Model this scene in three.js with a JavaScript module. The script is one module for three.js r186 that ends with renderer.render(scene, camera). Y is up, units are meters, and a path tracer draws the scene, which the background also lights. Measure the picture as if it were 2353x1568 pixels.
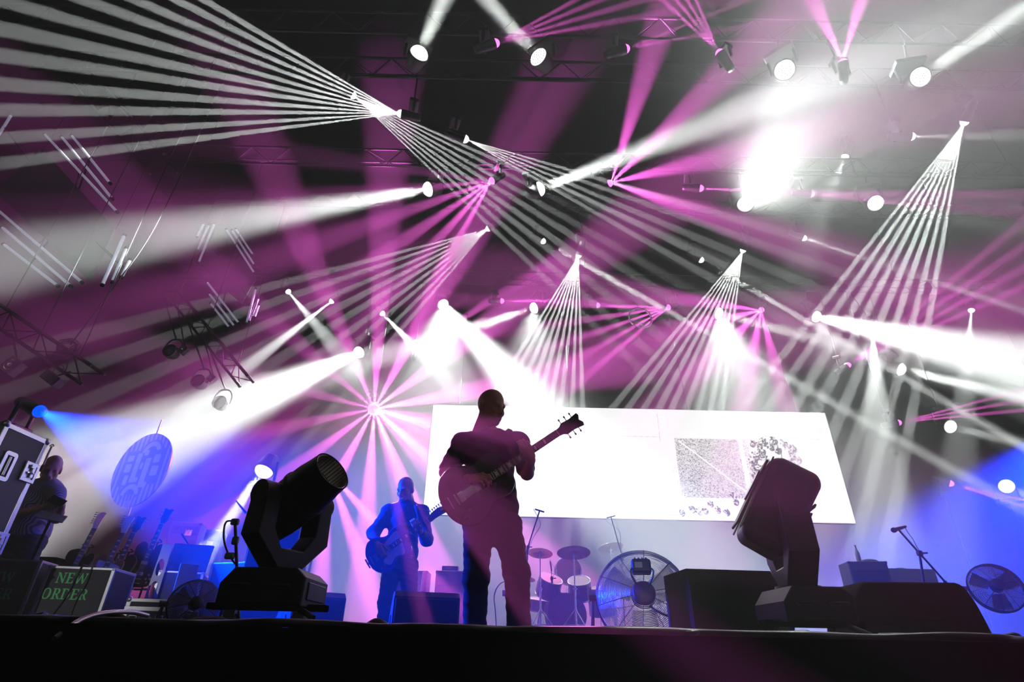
import * as THREE from 'three';
import { mergeGeometries, mergeVertices, toCreasedNormals } from 'three/addons/utils/BufferGeometryUtils.js';
import { RoundedBoxGeometry } from 'three/addons/geometries/RoundedBoxGeometry.js';
import { MarchingCubes } from 'three/addons/objects/MarchingCubes.js';
import { FontLoader } from 'three/addons/loaders/FontLoader.js';
import { TextGeometry } from 'three/addons/geometries/TextGeometry.js';
import { RectAreaLightUniformsLib } from 'three/addons/lights/RectAreaLightUniformsLib.js';

RectAreaLightUniformsLib.init();
const V = (x, y, z) => new THREE.Vector3(x, y, z);
const rad = THREE.MathUtils.degToRad;
const scene = new THREE.Scene();
scene.background = new THREE.Color(0x000000);

// ---------- camera: standing in the pit, eye just under the stage floor (y = 0), looking up ----------
const FOCAL = 1258, PITCH = rad(29.3), ROLL = rad(1.2), EYE = V(0, -0.03, 0);
const camera = new THREE.PerspectiveCamera(2 * THREE.MathUtils.radToDeg(Math.atan(784 / FOCAL)), 2353 / 1568, 0.05, 100);
camera.position.copy(EYE);
camera.rotation.order = 'YXZ';
camera.rotation.set(PITCH, 0, ROLL);

// ---------- smoke-machine haze and exposure ----------
// The path tracer draws this as a scattering medium: it gives off nothing and shows only where a lamp's beam or the screen lights it, as the smoke does in the photograph.
const HAZE = 0.04;
scene.fog = new THREE.FogExp2(0xffffff, HAZE);
const renderer = new THREE.WebGLRenderer();
renderer.toneMapping = THREE.LinearToneMapping;
const EXPOSURE = 8;                       // lamp and glow strengths below are given for exposure 1 and divided by this
renderer.toneMappingExposure = EXPOSURE;
renderer.shadowMap.enabled = true;

// a measured direction (picture coordinates of the photograph) at a distance up stage -> a place on the stage
const turnCam = new THREE.Matrix4().makeRotationFromEuler(new THREE.Euler(PITCH, 0, ROLL, 'YXZ'));
function at(px, py, z) {
  const d = V((px - 1176.5) / FOCAL, -(py - 784) / FOCAL, -1).applyMatrix4(turnCam);
  return d.multiplyScalar(z / -d.z).add(EYE);
}

// ---------- helpers ----------
const used = new Map();
function numbered(name) {
  const n = used.get(name) ?? 0; used.set(name, n + 1);
  return n ? name + '_' + String(n).padStart(3, '0') : name;
}
function tag(o, label, category, group, kind) {
  o.userData.label = label; o.userData.category = category;
  if (group) o.userData.group = group;
  if (kind) o.userData.kind = kind;
  return o;
}
function thing(name, label, category, pos = [0, 0, 0], turn = 0, group) {
  const o = new THREE.Group(); o.name = numbered(name); scene.add(o);
  o.position.set(...pos); o.rotation.y = turn;
  return tag(o, label, category, group);
}
function clean(g) {
  g = g.index ? g.toNonIndexed() : g;
  for (const k of Object.keys(g.attributes)) if (!['position', 'normal', 'uv'].includes(k)) g.deleteAttribute(k);
  if (!g.attributes.uv) g.setAttribute('uv', new THREE.BufferAttribute(new Float32Array(g.attributes.position.count * 2), 2));
  if (!g.attributes.normal) g.computeVertexNormals();
  return g;
}
const merge = (list) => (list.length === 1 ? list[0] : mergeGeometries(list.map(clean)));
function mesh(name, geos, mat, parent) {
  const m = new THREE.Mesh(Array.isArray(geos) ? merge(geos) : geos, mat);
  m.name = parent ? name : numbered(name); m.castShadow = m.receiveShadow = true;
  (parent ?? scene).add(m);
  return m;
}
function struct(name, geos, mat, parent) { const m = mesh(name, geos, mat, parent); if (!parent) m.userData.kind = 'structure'; return m; }
const box = (w, h, d, x = 0, y = 0, z = 0) => new THREE.BoxGeometry(w, h, d).translate(x, y, z);
const rbox = (w, h, d, r, x = 0, y = 0, z = 0, s = 2) => new RoundedBoxGeometry(w, h, d, s, r).translate(x, y, z);
const cyl = (r0, r1, h, x = 0, y = 0, z = 0, n = 16) => new THREE.CylinderGeometry(r1, r0, h, n).translate(x, y, z);
function rod(a, b, r, r1 = r, n = 8) {
  const d = b.clone().sub(a), g = new THREE.CylinderGeometry(r1, r, d.length(), n);
  g.applyQuaternion(new THREE.Quaternion().setFromUnitVectors(V(0, 1, 0), d.clone().normalize()));
  return g.translate((a.x + b.x) / 2, (a.y + b.y) / 2, (a.z + b.z) / 2);
}
const tube = (pts, r, seg = 40, n = 6, closed = false) => new THREE.TubeGeometry(new THREE.CatmullRomCurve3(pts, closed), seg, r, n, closed);
const lathe = (pts, n = 24) => new THREE.LatheGeometry(pts.map(([x, y]) => new THREE.Vector2(x, y)), n);
const torus = (R, r, n = 48, m = 8) => new THREE.TorusGeometry(R, r, m, n);
const creased = (g, a = 0.6) => toCreasedNormals(g, a);
let seedState = 12345;
const rnd = () => { seedState = (seedState * 1664525 + 1013904223) >>> 0; return seedState / 4294967296; };
const std = (color, roughness = 0.6, metalness = 0, extra = {}) => new THREE.MeshStandardMaterial({ color, roughness, metalness, ...extra });
const matte = (color) => new THREE.MeshLambertMaterial({ color });
function canvasTex(w, h, draw, srgb = true) {
  const c = document.createElement('canvas'); c.width = w; c.height = h; draw(c.getContext('2d'), w, h);
  const t = new THREE.CanvasTexture(c); if (srgb) t.colorSpace = THREE.SRGBColorSpace; t.magFilter = THREE.LinearFilter;
  return t;
}
function noiseTex(n, f, rep = 1) {   // grey grain as a tiling data texture
  const d = new Uint8Array(n * n * 4);
  for (let i = 0; i < n * n; i++) { const v = f(i % n, (i / n) | 0); d[i * 4] = d[i * 4 + 1] = d[i * 4 + 2] = v; d[i * 4 + 3] = 255; }
  const t = new THREE.DataTexture(d, n, n); t.magFilter = THREE.LinearFilter; t.wrapS = t.wrapT = THREE.RepeatWrapping; t.repeat.set(rep, rep); t.needsUpdate = true;
  return t;
}
const grain = noiseTex(128, () => 90 + rnd() * 160);
const M = {
  black: std(0x0a0a0c, 0.55), blackMatte: matte(0x08080a), blackGloss: std(0x0b0b0e, 0.25), rubber: std(0x090909, 0.8),
  tolex: std(0x141416, 0.75, 0, { bumpMap: grain, bumpScale: 0.0008 }),
  carpet: std(0x17161a, 0.95, 0, { bumpMap: grain, bumpScale: 0.003 }),
  alu: std(0x9a9da2, 0.35, 0.9), chrome: std(0xd0d2d6, 0.12, 1), steel: std(0x6d7076, 0.4, 0.9), darkSteel: std(0x2b2c30, 0.45, 0.7),
  trussMetal: std(0x1d1e22, 0.5, 0.5), wall: matte(0x050507), floor: matte(0x0a0a0c),
};
// ---------- stage lamps ----------
const WHITE = [0.93, 1.0, 0.96], COOL = [0.85, 0.93, 1.0], PINK = [1.0, 0.14, 0.76], BLUE = [0.0, 0.035, 1.0];
function spot(parent, pos, dir, half, color, cd, soft = 1, penumbra = 0.35) {
  const s = new THREE.SpotLight(new THREE.Color().setRGB(...color), cd / EXPOSURE, 0, rad(half), penumbra, 2);
  s.castShadow = true; s.shadow.radius = soft; s.name = 'beam';
  s.position.copy(pos); s.target.position.copy(pos).addScaledVector(dir, 5);
  parent.add(s); parent.add(s.target); s.target.name = 'beam_aim';
  return s;
}
// kinds of lamp head: lens radius, barrel length
const KIND = { wash: [0.155, 0.30], spot: [0.075, 0.36], beam: [0.06, 0.30] };
const headMat = std(0x0c0c0e, 0.5), faceMat = std(0x060607, 0.4);
const glowMats = {};
function glowMat(color, k) {
  const key = color.join() + k;
  return glowMats[key] ??= new THREE.MeshStandardMaterial({ color: 0x111111, roughness: 0.2, emissive: new THREE.Color().setRGB(...color), emissiveIntensity: Math.min(k, 3.9) / EXPOSURE });
}
const barrels = {};
function barrel(kind) {   // built along +y, lens plane at y = 0
  return barrels[kind] ??= (() => {
    const [r, l] = KIND[kind];
    return { body: lathe([[0, -l], [r * 0.75, -l], [r * 0.95, -l * 0.85], [r * 1.0, -l * 0.5], [r * 1.16, -l * 0.25], [r * 1.16, 0.004], [r * 1.06, 0.004], [r * 1.02, -0.02], [0, -0.02]], 24),
      lens: new THREE.SphereGeometry(1, 20, 8, 0, Math.PI * 2, 0, Math.PI / 2).scale(r, 0.05 + r * 0.45, r),
      disc: new THREE.SphereGeometry(1, 28, 8, 0, Math.PI * 2, 0, Math.PI / 2).scale(r, 0.06, r),
      cells: (() => {
        const out = [], s = r * 0.055, put = (x, z) => out.push(new THREE.SphereGeometry(s, 6, 4).translate(x, 0.06 * Math.sqrt(Math.max(0, 1 - (x * x + z * z) / (r * r))) + 0.001, z));
        put(0, 0);
        for (let k = 1; k <= 3; k++) for (let i = 0; i < 6 * k; i++) { const a = (i / (6 * k)) * Math.PI * 2 + k * 0.3; put(Math.cos(a) * k * r * 0.29, Math.sin(a) * k * r * 0.29); }
        return merge(out);
      })() };
  })();
}
/* a lamp at p aimed at q; held: { z, H } hangs it from the truss there, 'floor' stands it on a pole, null leaves it to the caller */
function lamp({ name, label, kind, p, q, color, glow = 4, dots = false, beams, group, held, floorY, gobo }) {
  const [r, l] = KIND[kind], dir = q.clone().sub(p).normalize(), B = barrel(kind), view = p.clone().sub(EYE).normalize();
  if (gobo) dir.addScaledVector(view, -dir.dot(view)).normalize();
  const g = thing(name, label, 'stage light', p.toArray(), 0, group);
  const turn = new THREE.Quaternion().setFromUnitVectors(V(0, 1, 0), dir);
  const head = mesh('head', B.body, headMat, g); head.quaternion.copy(turn);
  const lens = mesh('lens', dots ? B.disc : B.lens, glowMat(color, glow), g); lens.quaternion.copy(turn);
  if (dots) { const f = mesh('cell_grid', B.cells, faceMat, lens); f.userData.kind = 'stuff'; }
  // yoke: two arms beside the head, level and across the beam, joined to a base above (or below) it
  const side = V(0, 1, 0).cross(dir); if (side.length() < 0.05) side.set(1, 0, 0); side.normalize();
  const up = held === 'floor' ? -1 : 1, mid = dir.clone().multiplyScalar(-l * 0.55), yy = up * (r * 1.2 + l * 0.5), w = r * 1.16 + 0.03;
  for (const s of [-1, 1]) {
    const a = mid.clone().addScaledVector(side, s * w);
    mesh('yoke_arm', rod(a, V(a.x, mid.y + yy, a.z), 0.022, 0.028, 8), headMat, g);
  }
  const base = mesh('base', rbox(w * 2.3, 0.09, w * 1.5, 0.02, 0, 0, 0, 1), headMat, g);
  base.position.set(mid.x, mid.y + yy + up * 0.045, mid.z); base.rotation.y = Math.atan2(-side.z, side.x);
  if (held === 'floor') {
    const y0 = (floorY ?? 0) - p.y;
    mesh('pole', rod(base.position.clone(), V(mid.x, y0 + 0.03, mid.z), 0.022), headMat, g);
    mesh('foot_plate', cyl(0.25, 0.24, 0.03, mid.x, y0 + 0.015, mid.z, 20), headMat, g);
  } else if (held) {
    const top = V(mid.x, held.H - p.y, -held.z - p.z);
    mesh('drop_pipe', rod(base.position.clone(), top, 0.018), headMat, g);
    mesh('clamp', new THREE.TorusGeometry(0.034, 0.014, 6, 14).rotateY(Math.PI / 2).translate(top.x, top.y, top.z), headMat, g);
  }
  const src = dir.clone().multiplyScalar(0.048);
  const u = view.clone().cross(dir); if (u.length() < 0.05) u.set(1, 0, 0); u.normalize(); const v = dir.clone().cross(u).normalize();
  if (gobo) {   // a slotted plate before the lens cuts the beam into sheets
    const D = 0.05, e = Math.tan(rad(gobo.spread)) * D, t = Math.tan(rad(gobo.deep)) * D, o = Math.tan(rad(gobo.spread + 8)) * D * 1.5, n = gobo.n, pitch = (2 * e) / n, bars = [];
    const nn = dir.clone().addScaledVector(view, -dir.dot(view)).normalize(), uu = view.clone().cross(nn).normalize();
    const B3 = new THREE.Matrix4().makeBasis(uu, view, nn).setPosition(src.clone().addScaledVector(nn, D));
    for (let i = 0; i <= n; i++) { const w = i === 0 || i === n ? pitch * 0.5 : pitch * (gobo.bar ?? 0.5) * (0.8 + 0.4 * (((i * 7) % 5) / 5)); bars.push(box(w, 2 * t, 0.0004, -e + i * pitch, 0, 0)); }
    bars.push(box(2 * o, o - t, 0.0004, 0, (o + t) / 2, 0), box(2 * o, o - t, 0.0004, 0, -(o + t) / 2, 0), box(o - e, 2 * t, 0.0004, (o + e) / 2, 0, 0), box(o - e, 2 * t, 0.0004, -(o + e) / 2, 0, 0));
    const pl = mesh('gobo_plate', bars, faceMat, g); pl.applyMatrix4(B3);
    const hold = mesh('gobo_holder', [rod(V(0, o, 0), V(0, r * 1.05, -0.06), 0.003, 0.003, 5), rod(V(0, -o, 0), V(0, -r * 1.05, -0.06), 0.003, 0.003, 5)], faceMat, g); hold.applyMatrix4(B3);
    const tv = Math.tan(rad(gobo.deep));
    spot(g, src, dir, gobo.spread + 6, color, (gobo.glow * 2 * Math.PI * 3) / (HAZE * tv) * Math.exp(HAZE * p.length() * 0.9), gobo.soft ?? 0.012, 0.1);
  }
  for (const b of beams) {
    const d = dir.clone();
    if (b.to) d.copy(b.to).sub(p).normalize();
    else if (b.off) { const th = rad(b.off), ph = rad(b.roll ?? 0); d.multiplyScalar(Math.cos(th)).addScaledVector(u, Math.sin(th) * Math.cos(ph)).addScaledVector(v, Math.sin(th) * Math.sin(ph)); }
    spot(g, src, d, b.half, b.color ?? color, b.cd, b.soft ?? 1, b.pen ?? 0.35);
  }
  return g;
}
// candela for a beam that shows with about that radiance in the haze 3 m from a lens of that radius
function cdFor(glow, half, z, R = 0.02) { const t = Math.tan(rad(half)); return ((glow * 2 * Math.PI * (R + 3 * t)) / (HAZE * t * t)) * Math.exp(HAZE * z * 1.1); }
// beams of a linear prism (n rays in a flat fan) and of a round prism (n rays on a cone)
function fan(n, spread, half, glow, z, more = {}) { const R = 0.02 * (more.soft ?? 1); return Array.from({ length: n }, (_, i) => { const o = n === 1 ? 0 : -spread + (2 * spread * i) / (n - 1); return { off: Math.abs(o) + 1e-3, roll: o < 0 ? 180 : 0, half, cd: cdFor(glow, half, z, R) * (more.k?.[i] ?? 1), pen: 0.6, ...more }; }); }
function ring(n, off, half, glow, z, more = {}) { return Array.from({ length: n }, (_, i) => ({ off, roll: (i * 360) / n + (more.phase ?? 0), half, cd: cdFor(glow, half, z) * (more.k?.[i] ?? 1), pen: 0.4, ...more })); }
// ---------- the hall ----------
struct('floor', box(32, 0.25, 13.6, 0, -0.125, -1.35 - 6.8), M.floor);
struct('trim_1', box(32, 1.4, 0.06, 0, -0.95, -1.38), M.wall);                    // stage front
struct('ground', box(32, 0.2, 10.4, 0, -1.75, 3.8), M.wall);
struct('wall_back', box(32, 13, 0.25, 0, 4.6, -15.05), M.wall);
struct('wall_left', box(0.25, 13, 17.8, -15.9, 4.6, -6.3), M.wall);
struct('wall_right', box(0.25, 13, 17.8, 15.9, 4.6, -6.3), M.wall);
struct('ceiling', box(32, 0.25, 17.8, 0, 11.2, -6.3), M.wall);
// ---------- trusses ----------
const TR = { A: { z: 5.8, H: 9.42 }, B: { z: 6.8, H: 9.62 }, C: { z: 8.6, H: 9.12 }, D: { z: 10.6, H: 9.75 }, E: { z: 12.6, H: 8.85 } };
function trussAlong(label, a, b, size = 0.36, group, name = 'lighting_truss') {   // triangular truss, one chord below on the line a - b
  const dir = b.clone().sub(a), len = dir.length(); dir.normalize();
  let up = V(0, 1, 0).addScaledVector(dir, -dir.y); if (up.length() < 0.2) up = V(0, 0, 1).addScaledVector(dir, -dir.z); up.normalize();
  const side = dir.clone().cross(up), mid = a.clone();
  const g = thing(name, label, 'truss', mid.toArray(), 0, group);
  const P = (t, k) => dir.clone().multiplyScalar(t).addScaledVector(up, k ? size * 0.87 : 0).addScaledVector(side, k * size * 0.5);
  for (const k of [-1, 0, 1]) mesh('chord', rod(P(0, k), P(len, k), 0.025, 0.025, 8), M.trussMetal, g);
  const br = [], step = size * 1.15;
  for (let t = 0, i = 0; t + step <= len + 1e-6; t += step, i++) { const f = i % 2 ? [t + step, t] : [t, t + step]; br.push(rod(P(f[0], 0), P(f[1], 1), 0.009, 0.009, 5), rod(P(f[1], 0), P(f[0], -1), 0.009, 0.009, 5), rod(P(f[0], -1), P(f[1], 1), 0.009, 0.009, 5)); }
  mesh('bracing', br, M.trussMetal, g);
  for (const t of [0.12, 0.5, 0.88]) { const c = P(len * t, 1); mesh('hoist_chain', rod(c, V(c.x, 11.05 - a.y, c.z), 0.008, 0.008, 5), M.darkSteel, g); }
  return g;
}
const trussLabel = { A: 'long dark lighting truss carrying four dotted white lamps and pink lamps', B: 'dark lighting truss holding the striped fan lamps high above the band', C: 'dark lighting truss with two large white lamps and two pink lamps', D: 'dark lighting truss carrying the thin white pencil beam lamps', E: 'rear lighting truss above the white video screen' };
for (const [k, t] of Object.entries(TR)) trussAlong(trussLabel[k], V(-9.5, t.H, -t.z), V(13.5, t.H, -t.z), 0.36, 'overhead lighting trusses');

// ---------- the lamps ----------
const T = TR;
function W(label, px, py, z, qx, qy, qz, half, glow, held, o = {}) {
  return lamp({ name: 'wash_light', label, kind: 'wash', p: at(px, py, z), q: at(qx, qy, qz), color: o.color ?? WHITE, dots: !!o.dots, glow: o.g ?? 4, held, group: 'round wash lamps of the light rig',
    beams: o.beams ?? [{ half, cd: cdFor(glow, half, z, 0.1), soft: 5, pen: o.pen ?? 0.5 }, ...(o.hazeFill ? [{ to: at(px, py, z).add(V(0, -5, 0.3)), half: 34, cd: cdFor(o.hazeFill, 34, z, 0.1), soft: 5, pen: 1 }] : [])] });  // second beam: added straight down, only to brighten the haze up stage
}
function S(label, px, py, z, qx, qy, qz, beams, held, o = {}) {
  return lamp({ name: o.color === PINK ? 'pink_spot_light' : o.color === BLUE ? 'blue_spot_light' : 'spot_light', label, kind: o.kind ?? 'spot', p: at(px, py, z), q: at(qx, qy, qz), color: o.color ?? WHITE, glow: o.g ?? 4, beams: Array.isArray(beams) ? beams : [], gobo: Array.isArray(beams) ? undefined : beams, held, group: o.color === PINK ? 'pink spot lamps' : o.color === BLUE ? 'blue spot lamps' : 'small white spot lamps' });
}
const gobo = (n, spread, glow, deep = 8, bar) => ({ n, spread, glow, deep, bar });
const one = (half, glow, z, soft = 1, pen = 0.5) => [{ half, cd: cdFor(glow, half, z, 0.02 * soft), soft, pen }];
// white wash lamps
W('large white wash lamp on front truss throwing its beam up to the left', 963, 124, 5.8, 1019, 0, 4.9, 6, 0.4, T.A);
W('dotted white wash lamp on front truss crossed by a pink beam', 1237, 131, 5.8, 1119, 0, 4.7, 3, 0.5, T.A, { dots: true });
W('dotted white wash lamp facing out beside the glaring white cloud of light', 1803, 161, 5.8, 1780, 420, 3, 3, 0.02, T.A, { dots: true });
W('dotted white wash lamp with narrow pale beam rising into the dark corner', 2115, 177, 5.8, 2353, 20, 3.9, 2, 0.4, T.A, { dots: true });
W('white wash lamp sending a wide soft beam across the hanging tube panels', 985, 435, 8.6, 340, 545, 6.8, 5, 0.8, T.C);
W('white wash lamp beside a pink lamp, beam reaching towards the glare', 1239, 435, 8.6, 1500, 335, 7.6, 5, 0.8, T.C);
W('dotted white wash lamp below the glare with hardly any beam', 2012, 467, 8.6, 2300, 520, 6, 2, 0.03, T.C, { dots: true });
W('white wash lamp above the screen next to a fanned pink lamp', 1650, 720, 12.6, 1820, 765, 11.6, 4, 0.3, T.E, { hazeFill: 0.8 });
W('very bright white wash lamp flooding sideways above the screen corner', 1875, 728, 12.6, 2353, 840, 9.6, 9, 2.0, T.E, { hazeFill: 0.12 });
W('white wash lamp with short thick beam beside the screen corner', 2069, 849, 12.6, 2353, 915, 11, 4, 0.6, T.E);
W('dotted white wash lamp against the deep blue haze, higher one', 2184, 981, 12.6, 2353, 1020, 11, 4, 0.12, T.E, { dots: true });
W('dotted white wash lamp against the deep blue haze, lower one', 2313, 1118, 12.6, 2420, 1180, 11, 4, 0.08, 'floor', { dots: true });
W('white wash lamp on a floor pole shining down behind the near moving head', 607, 1082, 9.5, 480, 1275, 8.9, 5, 0.7, 'floor');
W('blazing white wash lamp beside the pink star, flooding the guitars', 825, 810, 12.6, 330, 1030, 8.6, 8, 1.4, T.E, { hazeFill: 0.1 });
W('blazing white wash lamp shining down over the playing guitarist', 1018, 700, 12.6, 1200, 900, 10.8, 8, 1.5, T.E, { hazeFill: 0.9 });
W('white wash lamp whose soft beam crosses the upward pink fan', 1228, 708, 12.6, 780, 850, 10.8, 4, 0.7, T.E, { hazeFill: 0.35 });
W('glaring wash lamp turned at the audience, lost in a white cloud', 1712, 470, 8.6, 1850, 235, 5.2, 14, 0.6, T.C, { g: 8, beams: [{ half: 14, cd: 900, soft: 5, pen: 1 }, { to: at(1712, 470, 8.6).add(V(0.3, -1.2, 5)), half: 48, cd: 480, soft: 5, pen: 1 }] });
// small white spots with prism fans
S('white spot lamp whose striped fan falls across the dark truss', 809, 218, 6.8, 1223, 498, 7.2, gobo(8, 12, 0.24), T.B);
S('white spot lamp whose striped fan sweeps over the dark side wall', 922, 262, 6.8, 470, 165, 5.9, gobo(11, 20, 0.34), T.B);
S('white spot lamp with faint broken cone under the front truss', 1067, 319, 6.8, 1435, 475, 7.0, gobo(5, 8, 0.18), T.B);
S('white spot lamp with a faint finely striped fan over the pink haze', 1123, 525, 10.6, 700, 790, 9.6, gobo(9, 19, 0.18), T.D);
S('white spot lamp with a pencil beam aimed at the round ring', 1247, 554, 10.6, 1512, 702, 10.2, one(0.7, 0.5, 10.6, 3), T.D);
S('white spot lamp with a striped fan hanging over the screen centre', 1330, 586, 10.6, 1225, 973, 10.2, gobo(9, 19, 0.36), T.D);
S('white spot lamp with the longest pencil beam over the screen', 1610, 597, 10.6, 1960, 800, 10.2, one(0.8, 0.5, 10.6, 3), T.D);
S('white spot lamp with a striped fan crossing the pink haze', 1708, 574, 10.6, 1540, 950, 10.2, gobo(9, 18, 0.32), T.D);
S('white spot lamp with a short faint pencil beam', 1846, 547, 10.6, 1960, 585, 10.4, one(1.2, 0.2, 10.6, 2), T.D);
S('white spot lamp with a pale wide cone under the glare', 1942, 360, 8.6, 1760, 800, 9.5, one(9, 0.1, 8.6), T.C);
S('white spot lamp with a faint level beam by the dark corner', 2092, 314, 6.8, 2353, 312, 6.5, one(5, 0.06, 6.8), T.B);
S('white spot lamp with the broad broken fan in front of the dark corner', 2217, 279, 6.8, 2048, 640, 6.8, gobo(8, 16, 0.45), T.B);
S('white spot lamp with a cone dropping into the blue haze', 2232, 713, 12.6, 2212, 960, 12.2, one(5, 0.25, 12.6), T.E);
S('white spot lamp with a tall pale cone beside the screen edge', 2005, 765, 12.2, 2025, 1100, 11.8, one(8.5, 0.5, 12.2), T.E);
S('white spot lamp in pink haze with a beam falling past the star', 662, 670, 12.6, 800, 835, 12.2, one(6, 0.3, 12.6), T.E);
S('white spot lamp in pink haze with a beam towards the guitars on stands', 763, 692, 12.6, 520, 880, 12, one(4.5, 0.6, 12.6), T.E);
S('white spot lamp with a cone ending behind the upward pink fan', 878, 720, 12.6, 1100, 950, 12.2, one(6, 0.4, 12.6), T.E);
// pink lamps
const K = { color: PINK };
S('small pink lamp on front truss with a streaky fan going up', 1137, 100, 5.55, 1420, 0, 5.3, fan(4, 8, 1.7, 0.16, 5.6), T.A, K);
S('small pink lamp on front truss with one faint streak', 1436, 113, 5.55, 1650, 50, 5.4, fan(2, 5, 1.5, 0.1, 5.6), T.A, K);
S('small pink lamp on front truss with crossing upward streaks', 1655, 124, 5.55, 1535, -45, 5.2, fan(4, 9, 1.8, 0.2, 5.6), T.A, K);
S('pink lamp on front truss with two wide lobes pointing up', 1937, 146, 5.7, 1925, -60, 5.1, fan(2, 17, 8, 0.32, 5.7), T.A, K);
S('pink lamp left of the pair on middle truss, broad fan of streaks', 1131, 415, 8.4, 690, 640, 7.4, fan(6, 27, 3.8, 0.27, 8.4, { k: [1.3, 1.3, 1.1, 0.8, 0.5, 0.2] }), T.C, K);
S('pink lamp beside the glare with broad lobes up and sideways', 1400, 422, 8.4, 1680, 270, 6.6, fan(4, 44, 7.5, 0.42, 8.4), T.C, K);
S('tiny pink lamp at the edge of the glare', 1608, 433, 8.5, 1760, 440, 8.2, one(3, 0.2, 8.5), T.C, K);
S('tiny pink lamp on middle truss with a long faint level streak', 1862, 446, 8.5, 2353, 470, 8, fan(2, 3, 2.2, 0.12, 8.5), T.C, K);
S('pink lamp with tall upward fan of streaks', 957, 800, 12.6, 1045, 520, 13.0, fan(6, 36, 3.8, 1.0, 12.6), T.E, K);
S('pink lamp at the heart of the star of many rays', 860, 940, 12.6, 700, 1200, 2, [...ring(14, 74, 6, 0.85, 12.6, { phase: 12, k: [1, .8, .7, .5, .35, .2, .15, .2, .45, .8, 1, 1.2, 1.2, 1.1] }),
  { to: at(1118, 1022, 3.72), half: 1.15, cd: 16000, pen: 0.1 }, { to: at(1046, 1112, 3.62), half: 0.9, cd: 20000, pen: 0.12 }, { to: at(950, 1210, 5.6), half: 1.2, cd: 12000, pen: 0.3 }], T.E, { ...K, g: 8, kind: 'wash' });
S('pink lamp above the screen with streaks crossing the ring', 1537, 706, 12.6, 1190, 826, 11.6, fan(5, 17, 2.6, 0.3, 12.6), T.E, K);
S('tiny pink lamp above the screen beside the ring', 1372, 702, 12.6, 1500, 712, 12.2, one(3, 0.2, 12.6), T.E, K);
S('tiny pink lamp above the screen next to a white lamp', 1152, 692, 12.6, 1260, 692, 12.2, one(3, 0.25, 12.6), T.E, K);
S('pink lamp above the screen with a broad fan to one side and down', 1750, 712, 12.6, 1610, 850, 11.4, fan(5, 38, 6, 0.35, 12.6), T.E, K);
S('small pink lamp beside the screen sending streaks up into the corner', 1948, 840, 12.6, 2250, 655, 10.5, fan(4, 8, 1.8, 0.25, 12.6), T.E, K);
S('small pink lamp with streaks in front of the blue haze', 2063, 972, 12.6, 2230, 942, 12, fan(3, 5, 1.5, 0.25, 12.6), T.E, K);
S('small pink lamp with a short streak low in the blue haze', 2182, 1111, 12.6, 2290, 1140, 12.2, fan(2, 3, 1.6, 0.2, 12.6), 'floor', K);
S('pink lamp on a floor pole with beams falling behind the near moving head', 757, 1082, 10, 800, 1420, 7.4, fan(4, 16, 3.2, 0.5, 10), 'floor', K);
// blue lamps
S('blue spot lamp with a wide blue cone above the flight case', 90, 945, 6.2, 357, 1078, 6, one(18, 1.0, 6.2, 2, 0.3), 'floor', { color: BLUE, g: 6 });
S('blue wash lamp off to the side flooding the stage corner', 2480, 960, 9.5, 2240, 1270, 11.5, one(30, 3.6, 9.5, 3, 1), 'floor', { color: BLUE });
// two follow spots on stands far behind the photographer
function followSpot(label, p, q, half, cd) { lamp({ name: 'follow_spot', label, kind: 'spot', p, q, color: [1, 0.96, 0.92], glow: 4, beams: [{ half, cd, soft: 3, pen: 0.8 }], held: 'floor', floorY: -1.65, group: 'follow spots' }); }
followSpot('follow spot lighting the stencilled case', V(-3.2, 3.2, 7), V(-3.9, 0.3, -5.2), 4.5, 260);
followSpot('follow spot lighting the front guitarist', V(-2.6, 2.2, 7), at(1140, 1120, 3.9), 4, 22);
followSpot('follow spot lighting the drum fan', V(-0.6, 1.8, 7), at(1478, 1376, 4.55), 2.4, 160);
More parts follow.
